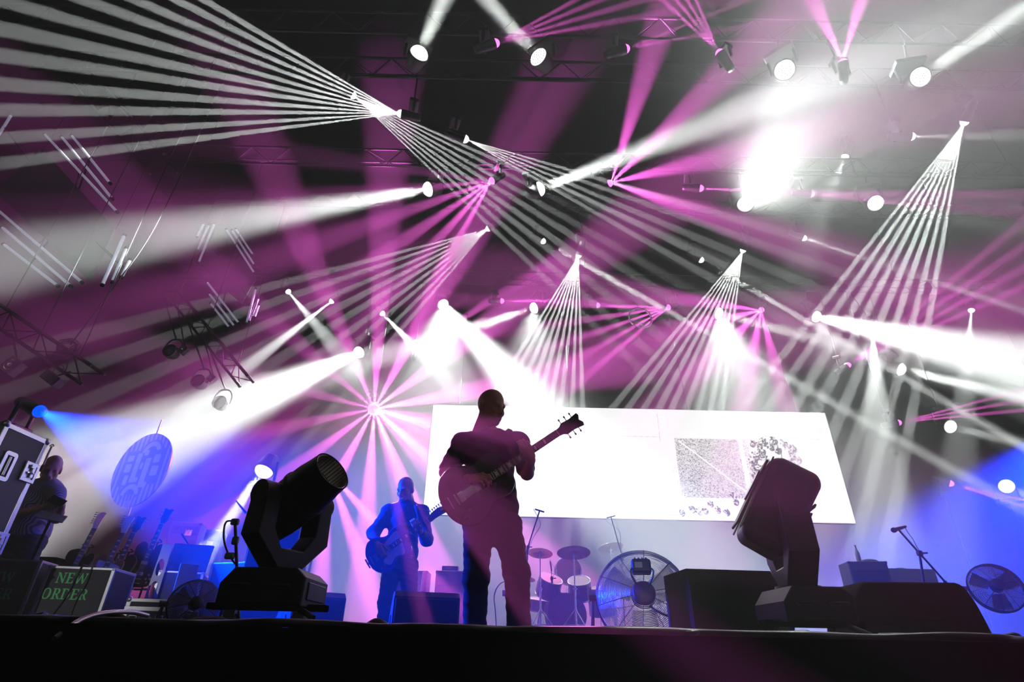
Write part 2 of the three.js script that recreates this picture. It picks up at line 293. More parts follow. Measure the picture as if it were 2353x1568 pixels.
// ---------- bodies as distance fields, meshed with surface nets ----------
function surfaceNets(f, lo, hi, cell) {
  const n = [0, 1, 2].map((k) => Math.ceil((hi[k] - lo[k]) / cell) + 1), [nx, ny, nz] = n, val = new Float32Array(nx * ny * nz);
  const Bk = 6, far = Bk * cell * 0.87 * 1.7 + 0.02;   // blocks far from the surface are filled in one go
  for (let k0 = 0; k0 < nz; k0 += Bk) for (let j0 = 0; j0 < ny; j0 += Bk) for (let x0 = 0; x0 < nx; x0 += Bk) {
    const d = f(lo[0] + (x0 + Bk / 2) * cell, lo[1] + (j0 + Bk / 2) * cell, lo[2] + (k0 + Bk / 2) * cell), skip = Math.abs(d) > far;
    for (let k = k0; k < Math.min(nz, k0 + Bk); k++) for (let j = j0; j < Math.min(ny, j0 + Bk); j++) for (let x = x0; x < Math.min(nx, x0 + Bk); x++) val[x + j * nx + k * nx * ny] = skip ? d : f(lo[0] + x * cell, lo[1] + j * cell, lo[2] + k * cell);
  }
  const id = new Int32Array(nx * ny * nz).fill(-1), pos = [], idx = [], S = [1, nx, nx * ny];
  const E = [[0, 1], [2, 3], [4, 5], [6, 7], [0, 2], [1, 3], [4, 6], [5, 7], [0, 4], [1, 5], [2, 6], [3, 7]];
  for (let k = 0; k < nz - 1; k++) for (let j = 0; j < ny - 1; j++) for (let x = 0; x < nx - 1; x++) {
    const b = x + j * S[1] + k * S[2], v = [];
    let inside = 0;
    for (let c = 0; c < 8; c++) { v[c] = val[b + (c & 1) + ((c >> 1) & 1) * S[1] + (c >> 2) * S[2]]; if (v[c] < 0) inside++; }
    if (!inside || inside === 8) continue;
    let px = 0, py = 0, pz = 0, m = 0;
    for (const [a, d] of E) if (v[a] < 0 !== v[d] < 0) {
      const t = v[a] / (v[a] - v[d]);
      px += (a & 1) + t * ((d & 1) - (a & 1)); py += ((a >> 1) & 1) + t * (((d >> 1) & 1) - ((a >> 1) & 1)); pz += (a >> 2) + t * ((d >> 2) - (a >> 2)); m++;
    }
    id[b] = pos.length / 3;
    pos.push(lo[0] + (x + px / m) * cell, lo[1] + (j + py / m) * cell, lo[2] + (k + pz / m) * cell);
  }
  for (let k = 1; k < nz - 1; k++) for (let j = 1; j < ny - 1; j++) for (let x = 1; x < nx - 1; x++) {
    const b = x + j * S[1] + k * S[2], s0 = val[b] < 0;
    for (let d = 0; d < 3; d++) {
      if (s0 === val[b + S[d]] < 0) continue;
      const u = S[(d + 1) % 3], w = S[(d + 2) % 3], q = [id[b], id[b - u], id[b - u - w], id[b - w]];
      if (q.some((t) => t < 0)) continue;
      if (s0) idx.push(q[0], q[1], q[2], q[0], q[2], q[3]); else idx.push(q[0], q[2], q[1], q[0], q[3], q[2]);
    }
  }
  const nor = new Float32Array(pos.length), e = cell * 0.6;
  for (let i = 0; i < pos.length; i += 3) {
    const [x, y, z] = [pos[i], pos[i + 1], pos[i + 2]];
    const a = f(x + e, y, z) - f(x - e, y, z), b = f(x, y + e, z) - f(x, y - e, z), c = f(x, y, z + e) - f(x, y, z - e), l = Math.hypot(a, b, c) || 1;
    nor[i] = a / l; nor[i + 1] = b / l; nor[i + 2] = c / l;
  }
  const g = new THREE.BufferGeometry();
  g.setAttribute('position', new THREE.Float32BufferAttribute(pos, 3)); g.setAttribute('normal', new THREE.BufferAttribute(nor, 3));
  const uv = new Float32Array((pos.length / 3) * 2); for (let i = 0; i < pos.length / 3; i++) { uv[i * 2] = pos[i * 3] + pos[i * 3 + 2] * 0.7; uv[i * 2 + 1] = pos[i * 3 + 1]; }
  g.setAttribute('uv', new THREE.BufferAttribute(uv, 2)); g.setIndex(idx);
  return g;
}
const smin = (a, b, k) => { const h = Math.max(k - Math.abs(a - b), 0) / k; return Math.min(a, b) - h * h * k * 0.25; };
function cap(a, b, ra, rb = ra) {   // tapered capsule
  const dx = b.x - a.x, dy = b.y - a.y, dz = b.z - a.z, l2 = dx * dx + dy * dy + dz * dz || 1e-9;
  const f = (x, y, z) => { const px = x - a.x, py = y - a.y, pz = z - a.z, h = Math.min(1, Math.max(0, (px * dx + py * dy + pz * dz) / l2)); return Math.hypot(px - dx * h, py - dy * h, pz - dz * h) - ra - (rb - ra) * h; };
  f.box = [Math.min(a.x - ra, b.x - rb), Math.min(a.y - ra, b.y - rb), Math.min(a.z - ra, b.z - rb), Math.max(a.x + ra, b.x + rb), Math.max(a.y + ra, b.y + rb), Math.max(a.z + ra, b.z + rb)];
  return f;
}
function ell(c, r, m) {   // ellipsoid, m: Matrix4 turning its own axes into the body's
  const e = m ? new THREE.Matrix4().extractRotation(m).transpose().elements : null, R = Math.max(...r);
  const f = (x, y, z) => {
    let px = x - c.x, py = y - c.y, pz = z - c.z;
    if (e) [px, py, pz] = [e[0] * px + e[4] * py + e[8] * pz, e[1] * px + e[5] * py + e[9] * pz, e[2] * px + e[6] * py + e[10] * pz];
    const k0 = Math.hypot(px / r[0], py / r[1], pz / r[2]), k1 = Math.hypot(px / (r[0] * r[0]), py / (r[1] * r[1]), pz / (r[2] * r[2]));
    return k1 < 1e-6 ? -Math.min(...r) : (k0 * (k0 - 1)) / k1;
  };
  f.box = [c.x - R, c.y - R, c.z - R, c.x + R, c.y + R, c.z + R];
  return f;
}
function blend(list, k, wrinkle) {
  const f = (x, y, z) => { let d = list[0](x, y, z); for (let i = 1; i < list.length; i++) d = smin(d, list[i](x, y, z), k); return wrinkle ? d + wrinkle(x, y, z) : d; };
  f.box = list.reduce((b, q) => [0, 1, 2].map((i) => Math.min(b[i], q.box[i])).concat([3, 4, 5].map((i) => Math.max(b[i], q.box[i]))), [9e9, 9e9, 9e9, -9e9, -9e9, -9e9]);
  return f;
}
const solid = (f, cell, pad = 0.03) => surfaceNets(f, f.box.slice(0, 3).map((v) => v - pad), f.box.slice(3).map((v) => v + pad), cell);

// a head in its own axes: y up, z to the front, x to its left; origin between the ears
function headGeo(m, { look = {} } = {}) {
  const P = (x, y, z) => V(x, y, z);
  const plus = blend([
    ell(P(0, 0.035, -0.012), [0.074, 0.09, 0.094]), ell(P(0, -0.03, 0.022), [0.059, 0.08, 0.068]), ell(P(0, -0.085, 0.046), [0.036, 0.03, 0.038]),
    cap(P(-0.045, -0.06, 0.01), P(-0.016, -0.092, 0.058), 0.022, 0.018), cap(P(0.045, -0.06, 0.01), P(0.016, -0.092, 0.058), 0.022, 0.018),
    cap(P(-0.036, 0.02, 0.074), P(0.036, 0.02, 0.074), 0.013), cap(P(0, 0.006, 0.086), P(0, -0.032, 0.106), 0.008, 0.013), cap(P(-0.012, -0.037, 0.092), P(0.012, -0.037, 0.092), 0.009),
    ell(P(-0.04, -0.024, 0.056), [0.026, 0.024, 0.024]), ell(P(0.04, -0.024, 0.056), [0.026, 0.024, 0.024]),
    cap(P(-0.018, -0.061, 0.084), P(0.018, -0.061, 0.084), 0.0075), cap(P(-0.014, -0.072, 0.082), P(0.014, -0.072, 0.082), 0.008),
    cap(P(0, -0.06, -0.02), P(0, -0.19, -0.045), look.neck ?? 0.056, (look.neck ?? 0.056) + 0.006),
  ], 0.02);
  const ears = blend([-1, 1].flatMap((s) => [ell(P(s * 0.076, -0.005, -0.012), [0.009, 0.031, 0.019]), ell(P(s * 0.073, -0.03, -0.004), [0.009, 0.012, 0.01])]), 0.008);
  const sockets = [-1, 1].map((s) => ell(P(s * 0.031, 0.001, 0.09), [0.017, 0.012, 0.014])), eyes = [-1, 1].map((s) => ell(P(s * 0.031, 0, 0.069), [0.0135, 0.0125, 0.0135]));
  const slit = cap(P(-0.021, -0.0665, 0.097), P(0.021, -0.0665, 0.097), 0.0035);
  const f = (x, y, z) => {
    let d = smin(plus(x, y, z), ears(x, y, z), 0.01);
    for (const s of sockets) d = -smin(-d, s(x, y, z), 0.01);
    d = -smin(-d, slit(x, y, z), 0.004);
    return Math.min(d, eyes[0](x, y, z), eyes[1](x, y, z));
  };
  return surfaceNets(f, [-0.1, -0.2, -0.125], [0.1, 0.14, 0.135], 0.004).applyMatrix4(m);
}
function hairGeo(m, { front = 0.055, low = -0.03, thick = 0.006, tuft = 0.004 } = {}) {
  const shell = ell(V(0, 0.037, -0.016), [0.076 + thick, 0.093 + thick, 0.097 + thick]);
  const f = (x, y, z) => {
    const n = tuft * (Math.sin(x * 190 + z * 70) * Math.sin(z * 160 + y * 90) + 0.6 * Math.sin(x * 340 - y * 280));
    const line = Math.max(z - front - Math.max(0, y - 0.075) * 0.9, 0) * 1.0, side = y - low < 0 ? low - y : 0;
    return Math.max(shell(x, y, z) + n, line > 0 || (z > 0.012 && y < 0.05) ? Math.max(line, Math.min(z - 0.012, 0.05 - y)) * 0.9 : -1, side);
  };
  return surfaceNets(f, [-0.1, -0.1, -0.14], [0.1, 0.16, 0.12], 0.0045).applyMatrix4(m);
}
// bones of a hand: wrist, finger direction, palm normal, thumb side, curls in degrees per finger joint
function handBones(w, F, N, T, curl, thumb = {}, s = 1) {
  const out = [], add = (a, k) => a.clone().addScaledVector(k[0], k[1]);
  const pt = (f, t, n = 0) => w.clone().addScaledVector(F, f * s).addScaledVector(T, t * s).addScaledVector(N, n * s);
  out.push(cap(w, pt(0.03, 0), 0.026 * s, 0.027 * s));
  const bases = [0.029, 0.0095, -0.0105, -0.029], lens = [[0.041, 0.026, 0.02], [0.045, 0.029, 0.021], [0.041, 0.027, 0.02], [0.032, 0.02, 0.018]], rads = [0.0095, 0.0098, 0.0092, 0.0082];
  for (let i = 0; i < 4; i++) {
    const b = pt(0.088 - (i === 3 ? 0.01 : 0), bases[i]);
    out.push(cap(pt(0.02, bases[i] * 0.75), b, 0.0155 * s, 0.0125 * s));
    let p = b, ang = 0;
    for (let j = 0; j < 3; j++) {
      ang += rad(curl[i][j]);
      const d = F.clone().multiplyScalar(Math.cos(ang)).addScaledVector(N, Math.sin(ang)), q = p.clone().addScaledVector(d, lens[i][j] * s);
      out.push(cap(p, q, (rads[i] - j * 0.0007) * s, (rads[i] - 0.0008 - j * 0.0007) * s)); p = q;
    }
  }
  const tb = pt(0.018, 0.026, 0.006), d1 = F.clone().multiplyScalar(thumb.f ?? 0.75).addScaledVector(T, thumb.t ?? 0.6).addScaledVector(N, thumb.n ?? 0.35).normalize();
  const t1 = tb.clone().addScaledVector(d1, 0.042 * s), d2 = F.clone().multiplyScalar(thumb.f2 ?? 0.9).addScaledVector(T, thumb.t2 ?? 0.1).addScaledVector(N, thumb.n2 ?? 0.4).normalize();
  const t2 = t1.clone().addScaledVector(d2, 0.032 * s), t3 = t2.clone().addScaledVector(d2, 0.024 * s);
  out.push(cap(tb, t1, 0.016 * s, 0.0125 * s), cap(t1, t2, 0.0118 * s, 0.0108 * s), cap(t2, t3, 0.0108 * s, 0.0088 * s));
  return out;
}
const cloth = (amp, f1 = 34, f2 = 23) => (x, y, z) => amp * (Math.sin(y * f1 + x * 11 + Math.sin(z * 17) * 1.5) * Math.sin(x * f2 + z * 19 + y * 7) + 0.5 * Math.sin(y * f1 * 2.3 + x * 31 - z * 13));

/* J: joints in the world; all meshes are stored relative to the group's base. */
function person(label, J, o) {
  const base = o.base, L = (v) => v.clone().sub(base), j = Object.fromEntries(Object.entries(J).map(([k, v]) => [k, L(v)]));
  const g = thing('person', label, 'person', base.toArray(), 0);
  const yaw = new THREE.Matrix4().makeRotationY(o.facing ?? 0);
  const ax = V(1, 0, 0).applyMatrix4(yaw), az = V(0, 0, 1).applyMatrix4(yaw);
  // skin: arms, neck and the trunk under the clothes as one surface, with finer hands and head merged in
  const headM = new THREE.Matrix4().compose(j.head, o.headTurn, V(1, 1, 1).multiplyScalar(o.headScale ?? 1));
  const chest = j.chest, pelvis = j.pelvis;
  const trunk = [ell(chest, [0.155, 0.2, 0.1], yaw), ell(pelvis, [0.15, 0.14, 0.1], yaw), cap(chest, pelvis, 0.12, 0.12), cap(j.neck, chest, 0.05, 0.08)];
  const arm = (s) => [cap(j['sh' + s], j['el' + s], 0.052, 0.043), cap(j['el' + s], j['wr' + s], 0.043, 0.028), cap(chest.clone().add(V(0, 0.12, 0)), j['sh' + s], 0.05, 0.05)];
  const legs = (s) => [cap(j['hip' + s], j['kn' + s], 0.075, 0.05), cap(j['kn' + s], j['an' + s], 0.05, 0.036)];
  const skinF = blend([...trunk, ...arm('R'), ...arm('L'), ...legs('R'), ...legs('L')], 0.035);
  const parts = [solid(skinF, 0.0125)];
  for (const s of ['R', 'L']) if (o['hand' + s]) { const h = o['hand' + s]; parts.push(solid(blend([...handBones(j['wr' + s], h.F, h.N, h.T, h.curl, h.thumb, h.s ?? 1.06), cap(j['wr' + s].clone().lerp(j['el' + s], 0.25), j['wr' + s], 0.031, 0.027)], 0.008), 0.0034, 0.012)); }
  parts.push(headGeo(headM, o));
  mesh('body', parts, o.skin, g);
  mesh('hair', hairGeo(headM, o.hair), o.hairMat, g);
  // clothes
  const a = o.sleeve ?? 0.8, up = (s) => [cap(j['sh' + s], j['sh' + s].clone().lerp(j['el' + s], a), 0.072, 0.069)];
  const long = (s) => (o.longSleeves ? [cap(j['el' + s], j['el' + s].clone().lerp(j['wr' + s], 0.82), 0.06, 0.045)] : []);
  const b = o.bulk ?? 1;
  const shirtF = blend([ell(chest, [0.19 * b, 0.23, 0.135 * b], yaw), ell(chest.clone().lerp(pelvis, 0.6), [0.18 * b, 0.24, 0.14 * b], yaw), ell(pelvis.clone().add(V(0, 0.06, 0)), [0.185 * b, 0.15, 0.135 * b], yaw),
    cap(chest.clone().add(V(0, 0.13, -0.01)), j.shR, 0.075, 0.07), cap(chest.clone().add(V(0, 0.13, -0.01)), j.shL, 0.075, 0.07), ...up('R'), ...up('L'), ...long('R'), ...long('L')], 0.06, cloth(o.wrinkle ?? 0.0035));
  const neckHole = ell(j.neck.clone().add(V(0, 0.05, 0)).addScaledVector(az, 0.03), [0.064, 0.052, 0.07]);
  const hem = pelvis.y - (o.hem ?? 0.06), cutF = (x, y, z) => Math.max(shirtF(x, y, z), -neckHole(x, y, z), hem - y + 0.012 * Math.sin(x * 21 + z * 9));
  cutF.box = shirtF.box;
  const shirt = mesh('shirt', solid(cutF, 0.0095), o.shirt, g);
  if (o.collar) { const c = new THREE.TorusGeometry(0.068, 0.016, 8, 24).rotateX(Math.PI / 2).scale(1, 1.4, 1.1); const cm = mesh('collar', c, o.shirt, shirt); cm.position.copy(j.neck).add(V(0, 0.01, 0)); }
  const leg = (s) => [cap(j['hip' + s], j['kn' + s], o.thigh ?? 0.1, 0.083), cap(j['kn' + s], j['an' + s], 0.083, o.cuff ?? 0.074)];
  const jeansF = blend([ell(pelvis.clone().add(V(0, -0.02, 0)), [0.19 * b, 0.15, 0.14 * b], yaw), ...leg('R'), ...leg('L')], 0.045, cloth(0.004, 46, 17));
  mesh('trousers', solid(jeansF, 0.0105), o.trousers, g);
  for (const s of ['R', 'L']) {
    const t = az.clone().applyAxisAngle(V(0, 1, 0), s === 'R' ? -0.35 : 0.35), an = j['an' + s], y0 = 0.045;
    const f = blend([cap(V(an.x, an.y - 0.01, an.z), V(an.x, y0 + 0.03, an.z), 0.05, 0.05), cap(V(an.x, y0, an.z).addScaledVector(t, -0.05), V(an.x, y0, an.z).addScaledVector(t, 0.17), 0.044, 0.04), ell(V(an.x, y0 + 0.01, an.z).addScaledVector(t, 0.14), [0.048, 0.036, 0.06])], 0.04);
    const flat = (x, y, z) => Math.max(f(x, y, z), -y + 0.001); flat.box = f.box;
    const shoe = mesh('shoe', solid(flat, 0.007), o.shoes, g);
    const sole = (x, y, z) => Math.max(f(x, y, z) - 0.006, y - 0.018, -y + 0.0005); sole.box = f.box.map((v, i) => (i === 4 ? 0.03 : v));
    mesh('sole', solid(sole, 0.006), o.sole ?? M.rubber, shoe);
  }
  return g;
}
// ---------- electric guitars: local x runs along the neck to the headstock, y across to the bass side, z out of the top ----------
function guitarShape(pts) { const s = new THREE.Shape(); s.moveTo(...pts[0]); const c = new THREE.SplineCurve(pts.concat([pts[0]]).map(([x, y]) => new THREE.Vector2(x, y))); s.setFromPoints(c.getPoints(120)); return s; }
const bodies = {
  semi: [[-0.265, 0], [-0.25, 0.09], [-0.19, 0.175], [-0.1, 0.2], [-0.02, 0.165], [0.03, 0.135], [0.085, 0.145], [0.15, 0.15], [0.2, 0.12], [0.215, 0.085], [0.19, 0.055], [0.15, 0.04], [0.14, 0], [0.15, -0.04], [0.19, -0.055], [0.215, -0.085], [0.2, -0.12], [0.15, -0.15], [0.085, -0.145], [0.03, -0.135], [-0.02, -0.165], [-0.1, -0.2], [-0.19, -0.175], [-0.25, -0.09]],
  single: [[-0.22, 0], [-0.21, 0.08], [-0.15, 0.155], [-0.07, 0.16], [0, 0.12], [0.05, 0.11], [0.11, 0.13], [0.17, 0.12], [0.2, 0.06], [0.195, 0.035], [0.17, 0.028], [0.16, -0.028], [0.13, -0.05], [0.17, -0.09], [0.165, -0.125], [0.11, -0.135], [0.05, -0.115], [0, -0.125], [-0.07, -0.165], [-0.15, -0.155], [-0.21, -0.08]],
};
function guitar(name, label, o) {
  const g = thing(name, label, 'guitar', [0, 0, 0], 0, o.group);
  const thick = o.kind === 'semi' ? 0.045 : 0.042;
  const bodyG = new THREE.ExtrudeGeometry(guitarShape(bodies[o.kind]), { depth: thick - 0.012, bevelEnabled: true, bevelThickness: 0.006, bevelSize: 0.006, bevelSegments: 3, curveSegments: 10 }).translate(0, 0, -thick + 0.006);
  const body = mesh('body', bodyG, o.finish, g);
  if (o.pickguard) {
    const pg = o.kind === 'semi' ? [[-0.05, -0.035], [0.1, -0.04], [0.09, -0.075], [0.03, -0.1], [-0.03, -0.085]] : [[-0.03, 0.06], [0.13, 0.1], [0.14, 0.03], [0.13, -0.04], [0.1, -0.12], [0.02, -0.1], [-0.06, -0.13], [-0.1, -0.07], [-0.04, -0.03]];
    mesh('pickguard', new THREE.ExtrudeGeometry(guitarShape(pg), { depth: 0.002, bevelEnabled: false }).translate(0, 0, 0.001), o.pickguard, g);
  }
  // neck, fretboard, frets, nut, headstock
  const nutX = o.nutX ?? 0.44, endX = o.kind === 'semi' ? 0.03 : 0.02;
  mesh('neck', [rbox(nutX - 0.12 + 0.02, 0.046, 0.024, 0.01, (nutX + 0.12) / 2, 0, -0.006)], o.neck, g);
  const fb = mesh('fretboard', [box(nutX - endX, 0.05, 0.007, (nutX + endX) / 2, 0, 0.0095)], M.fretboard, g);
  const scaleLen = (nutX - 0.44) * 0.9 + 0.628, bridgeX = nutX - scaleLen, frets = [];
  for (let n = 1; n <= 22; n++) { const x = bridgeX + scaleLen * Math.pow(2, -n / 12); if (x > endX + 0.005) frets.push(box(0.0028, 0.05, 0.0022, x, 0, 0.0138)); }
  mesh('frets', frets, o.fretMat ?? M.chrome, fb);
  for (const n of [3, 5, 7, 9, 12, 15, 17]) { const x = bridgeX + scaleLen * (Math.pow(2, -n / 12) + Math.pow(2, -(n - 1) / 12)) / 2; if (x > endX + 0.01) mesh('inlay', box(0.014, 0.03, 0.0006, x, 0, 0.0131), M.pearl, fb); }
  mesh('nut', box(0.005, 0.046, 0.006, nutX + 0.003, 0, 0.011), M.pearl, g);
  const hs = o.kind === 'semi'
    ? [[0, -0.022], [0.03, -0.026], [0.055, -0.042], [0.12, -0.038], [0.19, -0.048], [0.197, -0.03], [0.18, 0], [0.197, 0.03], [0.19, 0.048], [0.12, 0.038], [0.055, 0.042], [0.03, 0.026], [0, 0.022]]
    : [[0, -0.022], [0.03, -0.024], [0.06, -0.02], [0.12, -0.022], [0.18, -0.03], [0.195, -0.01], [0.19, 0.035], [0.13, 0.05], [0.06, 0.042], [0.03, 0.032], [0, 0.022]];
  const hsG = new THREE.Shape(hs.map(([x, y]) => new THREE.Vector2(x, y)));
  const head = mesh('headstock', new THREE.ExtrudeGeometry(hsG, { depth: 0.013, bevelEnabled: true, bevelThickness: 0.002, bevelSize: 0.002, bevelSegments: 2 }).rotateY(0.2).translate(nutX + 0.004, 0, -0.006), o.finish2 ?? o.finish, g);
  for (let i = 0; i < 6; i++) {
    const s = o.kind === 'semi' ? (i < 3 ? 1 : -1) : 1, k = o.kind === 'semi' ? i % 3 : i * 0.55, x = nutX + 0.06 + k * 0.045, y = s * (o.kind === 'semi' ? 0.04 : 0.036 + k * 0.003);
    mesh('tuner', [cyl(0.004, 0.004, 0.022, 0, 0, 0, 8).rotateX(Math.PI / 2).translate(x, y - s * 0.014, 0.004 - (k + 1) * 0.008), rod(V(x, y, -0.012 - k * 0.006), V(x, y + s * 0.024, -0.012 - k * 0.006), 0.003), new THREE.SphereGeometry(0.009, 8, 6).scale(0.8, 1, 0.5).translate(x, y + s * 0.03, -0.012 - k * 0.006)], M.chrome, head);
  }
  for (const x of o.kind === 'semi' ? [-0.01, -0.13] : [0.0, -0.06, -0.14]) mesh('pickup', rbox(0.038, 0.07, 0.01, 0.003, x, 0, 0.006), o.pickMat ?? M.chrome, g);
  mesh('bridge', rbox(0.014, 0.085, 0.012, 0.003, bridgeX, 0, 0.008), M.chrome, g);
  mesh('tailpiece', rbox(0.014, 0.095, 0.012, 0.004, bridgeX - 0.045, 0, 0.008), M.chrome, g);
  for (const [x, y] of o.kind === 'semi' ? [[-0.13, -0.1], [-0.17, -0.125], [-0.175, -0.085], [-0.21, -0.105]] : [[-0.1, -0.1], [-0.14, -0.11]]) mesh('knob', cyl(0.012, 0.01, 0.016, 0, 0, 0, 14).rotateX(Math.PI / 2).translate(x, y, 0.012), o.knobMat ?? M.pearl, g);
  const str = []; for (let i = 0; i < 6; i++) { const y0 = (i - 2.5) * 0.0068; str.push(rod(V(bridgeX, (i - 2.5) * 0.0104, 0.017), V(nutX + 0.004, y0, 0.0155), 0.0007, 0.0007, 4)); }
  mesh('strings', str, M.chrome, g);
  mesh('strap_button', cyl(0.006, 0.008, 0.02, 0, 0, 0, 8).rotateZ(Math.PI / 2).translate(o.kind === 'semi' ? -0.282 : -0.238, 0, -0.02), M.chrome, g);
  g.scale.setScalar(o.scale ?? 1);
  return g;
}
// lay a guitar from its bridge end towards its nut, its top turned to "front"
function layGuitar(g, centre, neckDir, front) {
  const x = neckDir.clone().normalize(), z = front.clone().addScaledVector(x, -front.dot(x)).normalize(), y = z.clone().cross(x);
  g.quaternion.setFromRotationMatrix(new THREE.Matrix4().makeBasis(x, y, z)); g.position.copy(centre);
}
// ---------- materials of people and instruments ----------
Object.assign(M, {
  fretboard: std(0x2a1a14, 0.5), pearl: std(0xd8d2c4, 0.3), skin: std(0xa8705a, 0.55), hairGrey: std(0xa8a49c, 0.8), hairDark: std(0x1c1614, 0.7),
  tee: std(0x1a1822, 0.9), jeans: std(0x10111a, 0.9), shoeDark: std(0x111114, 0.6), denim: std(0x1c2436, 0.9), greyShirt: std(0x8d8894, 0.9),
});
M.speckShirt = std(0xffffff, 0.85, 0, { map: canvasTex(256, 256, (c) => { c.fillStyle = '#10163a'; c.fillRect(0, 0, 256, 256); for (let i = 0; i < 420; i++) { c.fillStyle = ['#3a4a9a', '#2a3474', '#5a66b4'][i % 3]; c.beginPath(); c.ellipse(rnd() * 256, rnd() * 256, 1.5 + rnd() * 4, 1 + rnd() * 2, rnd() * 3, 0, 7); c.fill(); } }) });
M.speckShirt.map.wrapS = M.speckShirt.map.wrapT = THREE.RepeatWrapping; M.speckShirt.map.repeat.set(3, 3);
M.stripeShirt = std(0xffffff, 0.85, 0, { map: canvasTex(128, 128, (c) => { c.fillStyle = '#a39aa8'; c.fillRect(0, 0, 128, 128); c.fillStyle = '#3a3340'; for (let i = 0; i < 8; i++) c.fillRect(i * 16, 0, 7, 128); }) });
M.stripeShirt.map.wrapS = M.stripeShirt.map.wrapT = THREE.RepeatWrapping; M.stripeShirt.map.repeat.set(7, 1);
const turn = (yaw, pitch = 0, roll = 0) => new THREE.Quaternion().setFromEuler(new THREE.Euler(rad(pitch), rad(yaw), rad(roll), 'YXZ'));
const unit = (a, b) => b.clone().sub(a).normalize();

// ---------- the guitarist in front ----------
{
  const z = 4.0, foot = at(1135, 1460, z); foot.y = 0;
  const nut = at(1281, 996, 3.66), end = at(1110, 1110, 3.72), neckDir = unit(end, nut), sc = 1.02, NX = 0.64;
  const front = V(0.05, -0.12, 1).normalize(), upN = front.clone().cross(neckDir).normalize();   // upN: towards the bass side
  const J = {
    head: at(1128, 938, 3.97), neck: at(1130, 992, 4.02), chest: at(1128, 1050, 4.05), pelvis: at(1131, 1190, 4.02),
    shR: at(1063, 1019, 4.03), shL: at(1191, 1017, 4.0), elR: at(1024, 1085, 3.96), wrR: at(1080, 1101, 3.70), elL: at(1211, 1088, 3.86), wrL: at(1221, 1058, 3.70),
    hipR: at(1099, 1213, 4.02), hipL: at(1165, 1213, 4.02), knR: at(1094, 1328, 4.0), knL: at(1188, 1322, 3.96), anR: at(1091, 1432, 4.08), anL: at(1192, 1433, 4.0),
  };
  const fretF = upN.clone().multiplyScalar(0.9).addScaledVector(front, 0.35).addScaledVector(neckDir, 0.12).normalize(), fretN = V(0, 0, 0).addScaledVector(front, -0.5).addScaledVector(upN, 0.35).normalize();
  const fN = fretN.addScaledVector(fretF, -fretN.dot(fretF)).normalize(), fT = neckDir.clone().addScaledVector(fretF, -neckDir.dot(fretF)).normalize();
  const sF = unit(J.elR, J.wrR).lerp(neckDir.clone(), 0.35).normalize(), sN = front.clone().multiplyScalar(-0.75).addScaledVector(V(0, -1, 0), 0.5); sN.addScaledVector(sF, -sN.dot(sF)).normalize();
  const sT = sN.clone().cross(sF).normalize(); if (sT.y < 0) sT.negate();
  person('guitarist in dark T-shirt and jeans playing before the white screen', J, {
    base: foot, facing: rad(12), headTurn: turn(48, 14, 0), headScale: 1.2, skin: M.skin, hairMat: M.hairGrey, shirt: M.tee, trousers: M.jeans, shoes: M.shoeDark, sole: std(0xb9b9c4, 0.6), sleeve: 0.82, hem: 0.05, bulk: 1.02, thigh: 0.108, cuff: 0.08, wrinkle: 0.0045,
    hair: { front: 0.05, low: -0.012, thick: 0.008, tuft: 0.004 },
    handL: { F: fretF, N: fN, T: fT.clone().negate(), curl: [[20, 45, 40], [25, 50, 40], [20, 55, 40], [15, 50, 40]], thumb: { f: 0.8, t: 0.1, n: 0.6, f2: 0.95, t2: -0.1, n2: 0.25 } },
    handR: { F: sF, N: sN, T: sT, curl: [[25, 55, 35], [30, 50, 30], [35, 45, 30], [40, 45, 30]], thumb: { f: 0.9, t: 0.35, n: 0.5, f2: 0.95, t2: -0.1, n2: 0.3 } },
  });
  const g = guitar('electric_guitar', 'dark semi-hollow guitar with three tuners a side held before the screen', { kind: 'semi', finish: std(0x0c070a, 0.2), neck: std(0x3a1c14, 0.4), finish2: std(0x120a0e, 0.35), pickguard: std(0x0a0a0c, 0.3), fretMat: std(0xd8c890, 0.25, 0.9), knobMat: std(0x8a5a70, 0.4), scale: sc, nutX: NX });
  const dir = unit(end, nut);
  layGuitar(g, nut.clone().addScaledVector(dir, -NX * sc), dir, front);
  // strap: over the shoulder at the neck side
  const L = (p) => g.worldToLocal(p.clone()); g.updateMatrixWorld(true);
  const pts = [V(0.2, 0.1, -0.02), L(at(1178, 1062, 3.84)), L(at(1176, 1012, 3.86)), L(at(1168, 992, 4.0)), L(at(1150, 1030, 4.2)), L(at(1080, 1110, 4.2)), V(-0.262, 0, -0.05)];
  const strap = tube(pts, 0.022, 60, 6); mesh('strap', strap, M.tee, g);
}
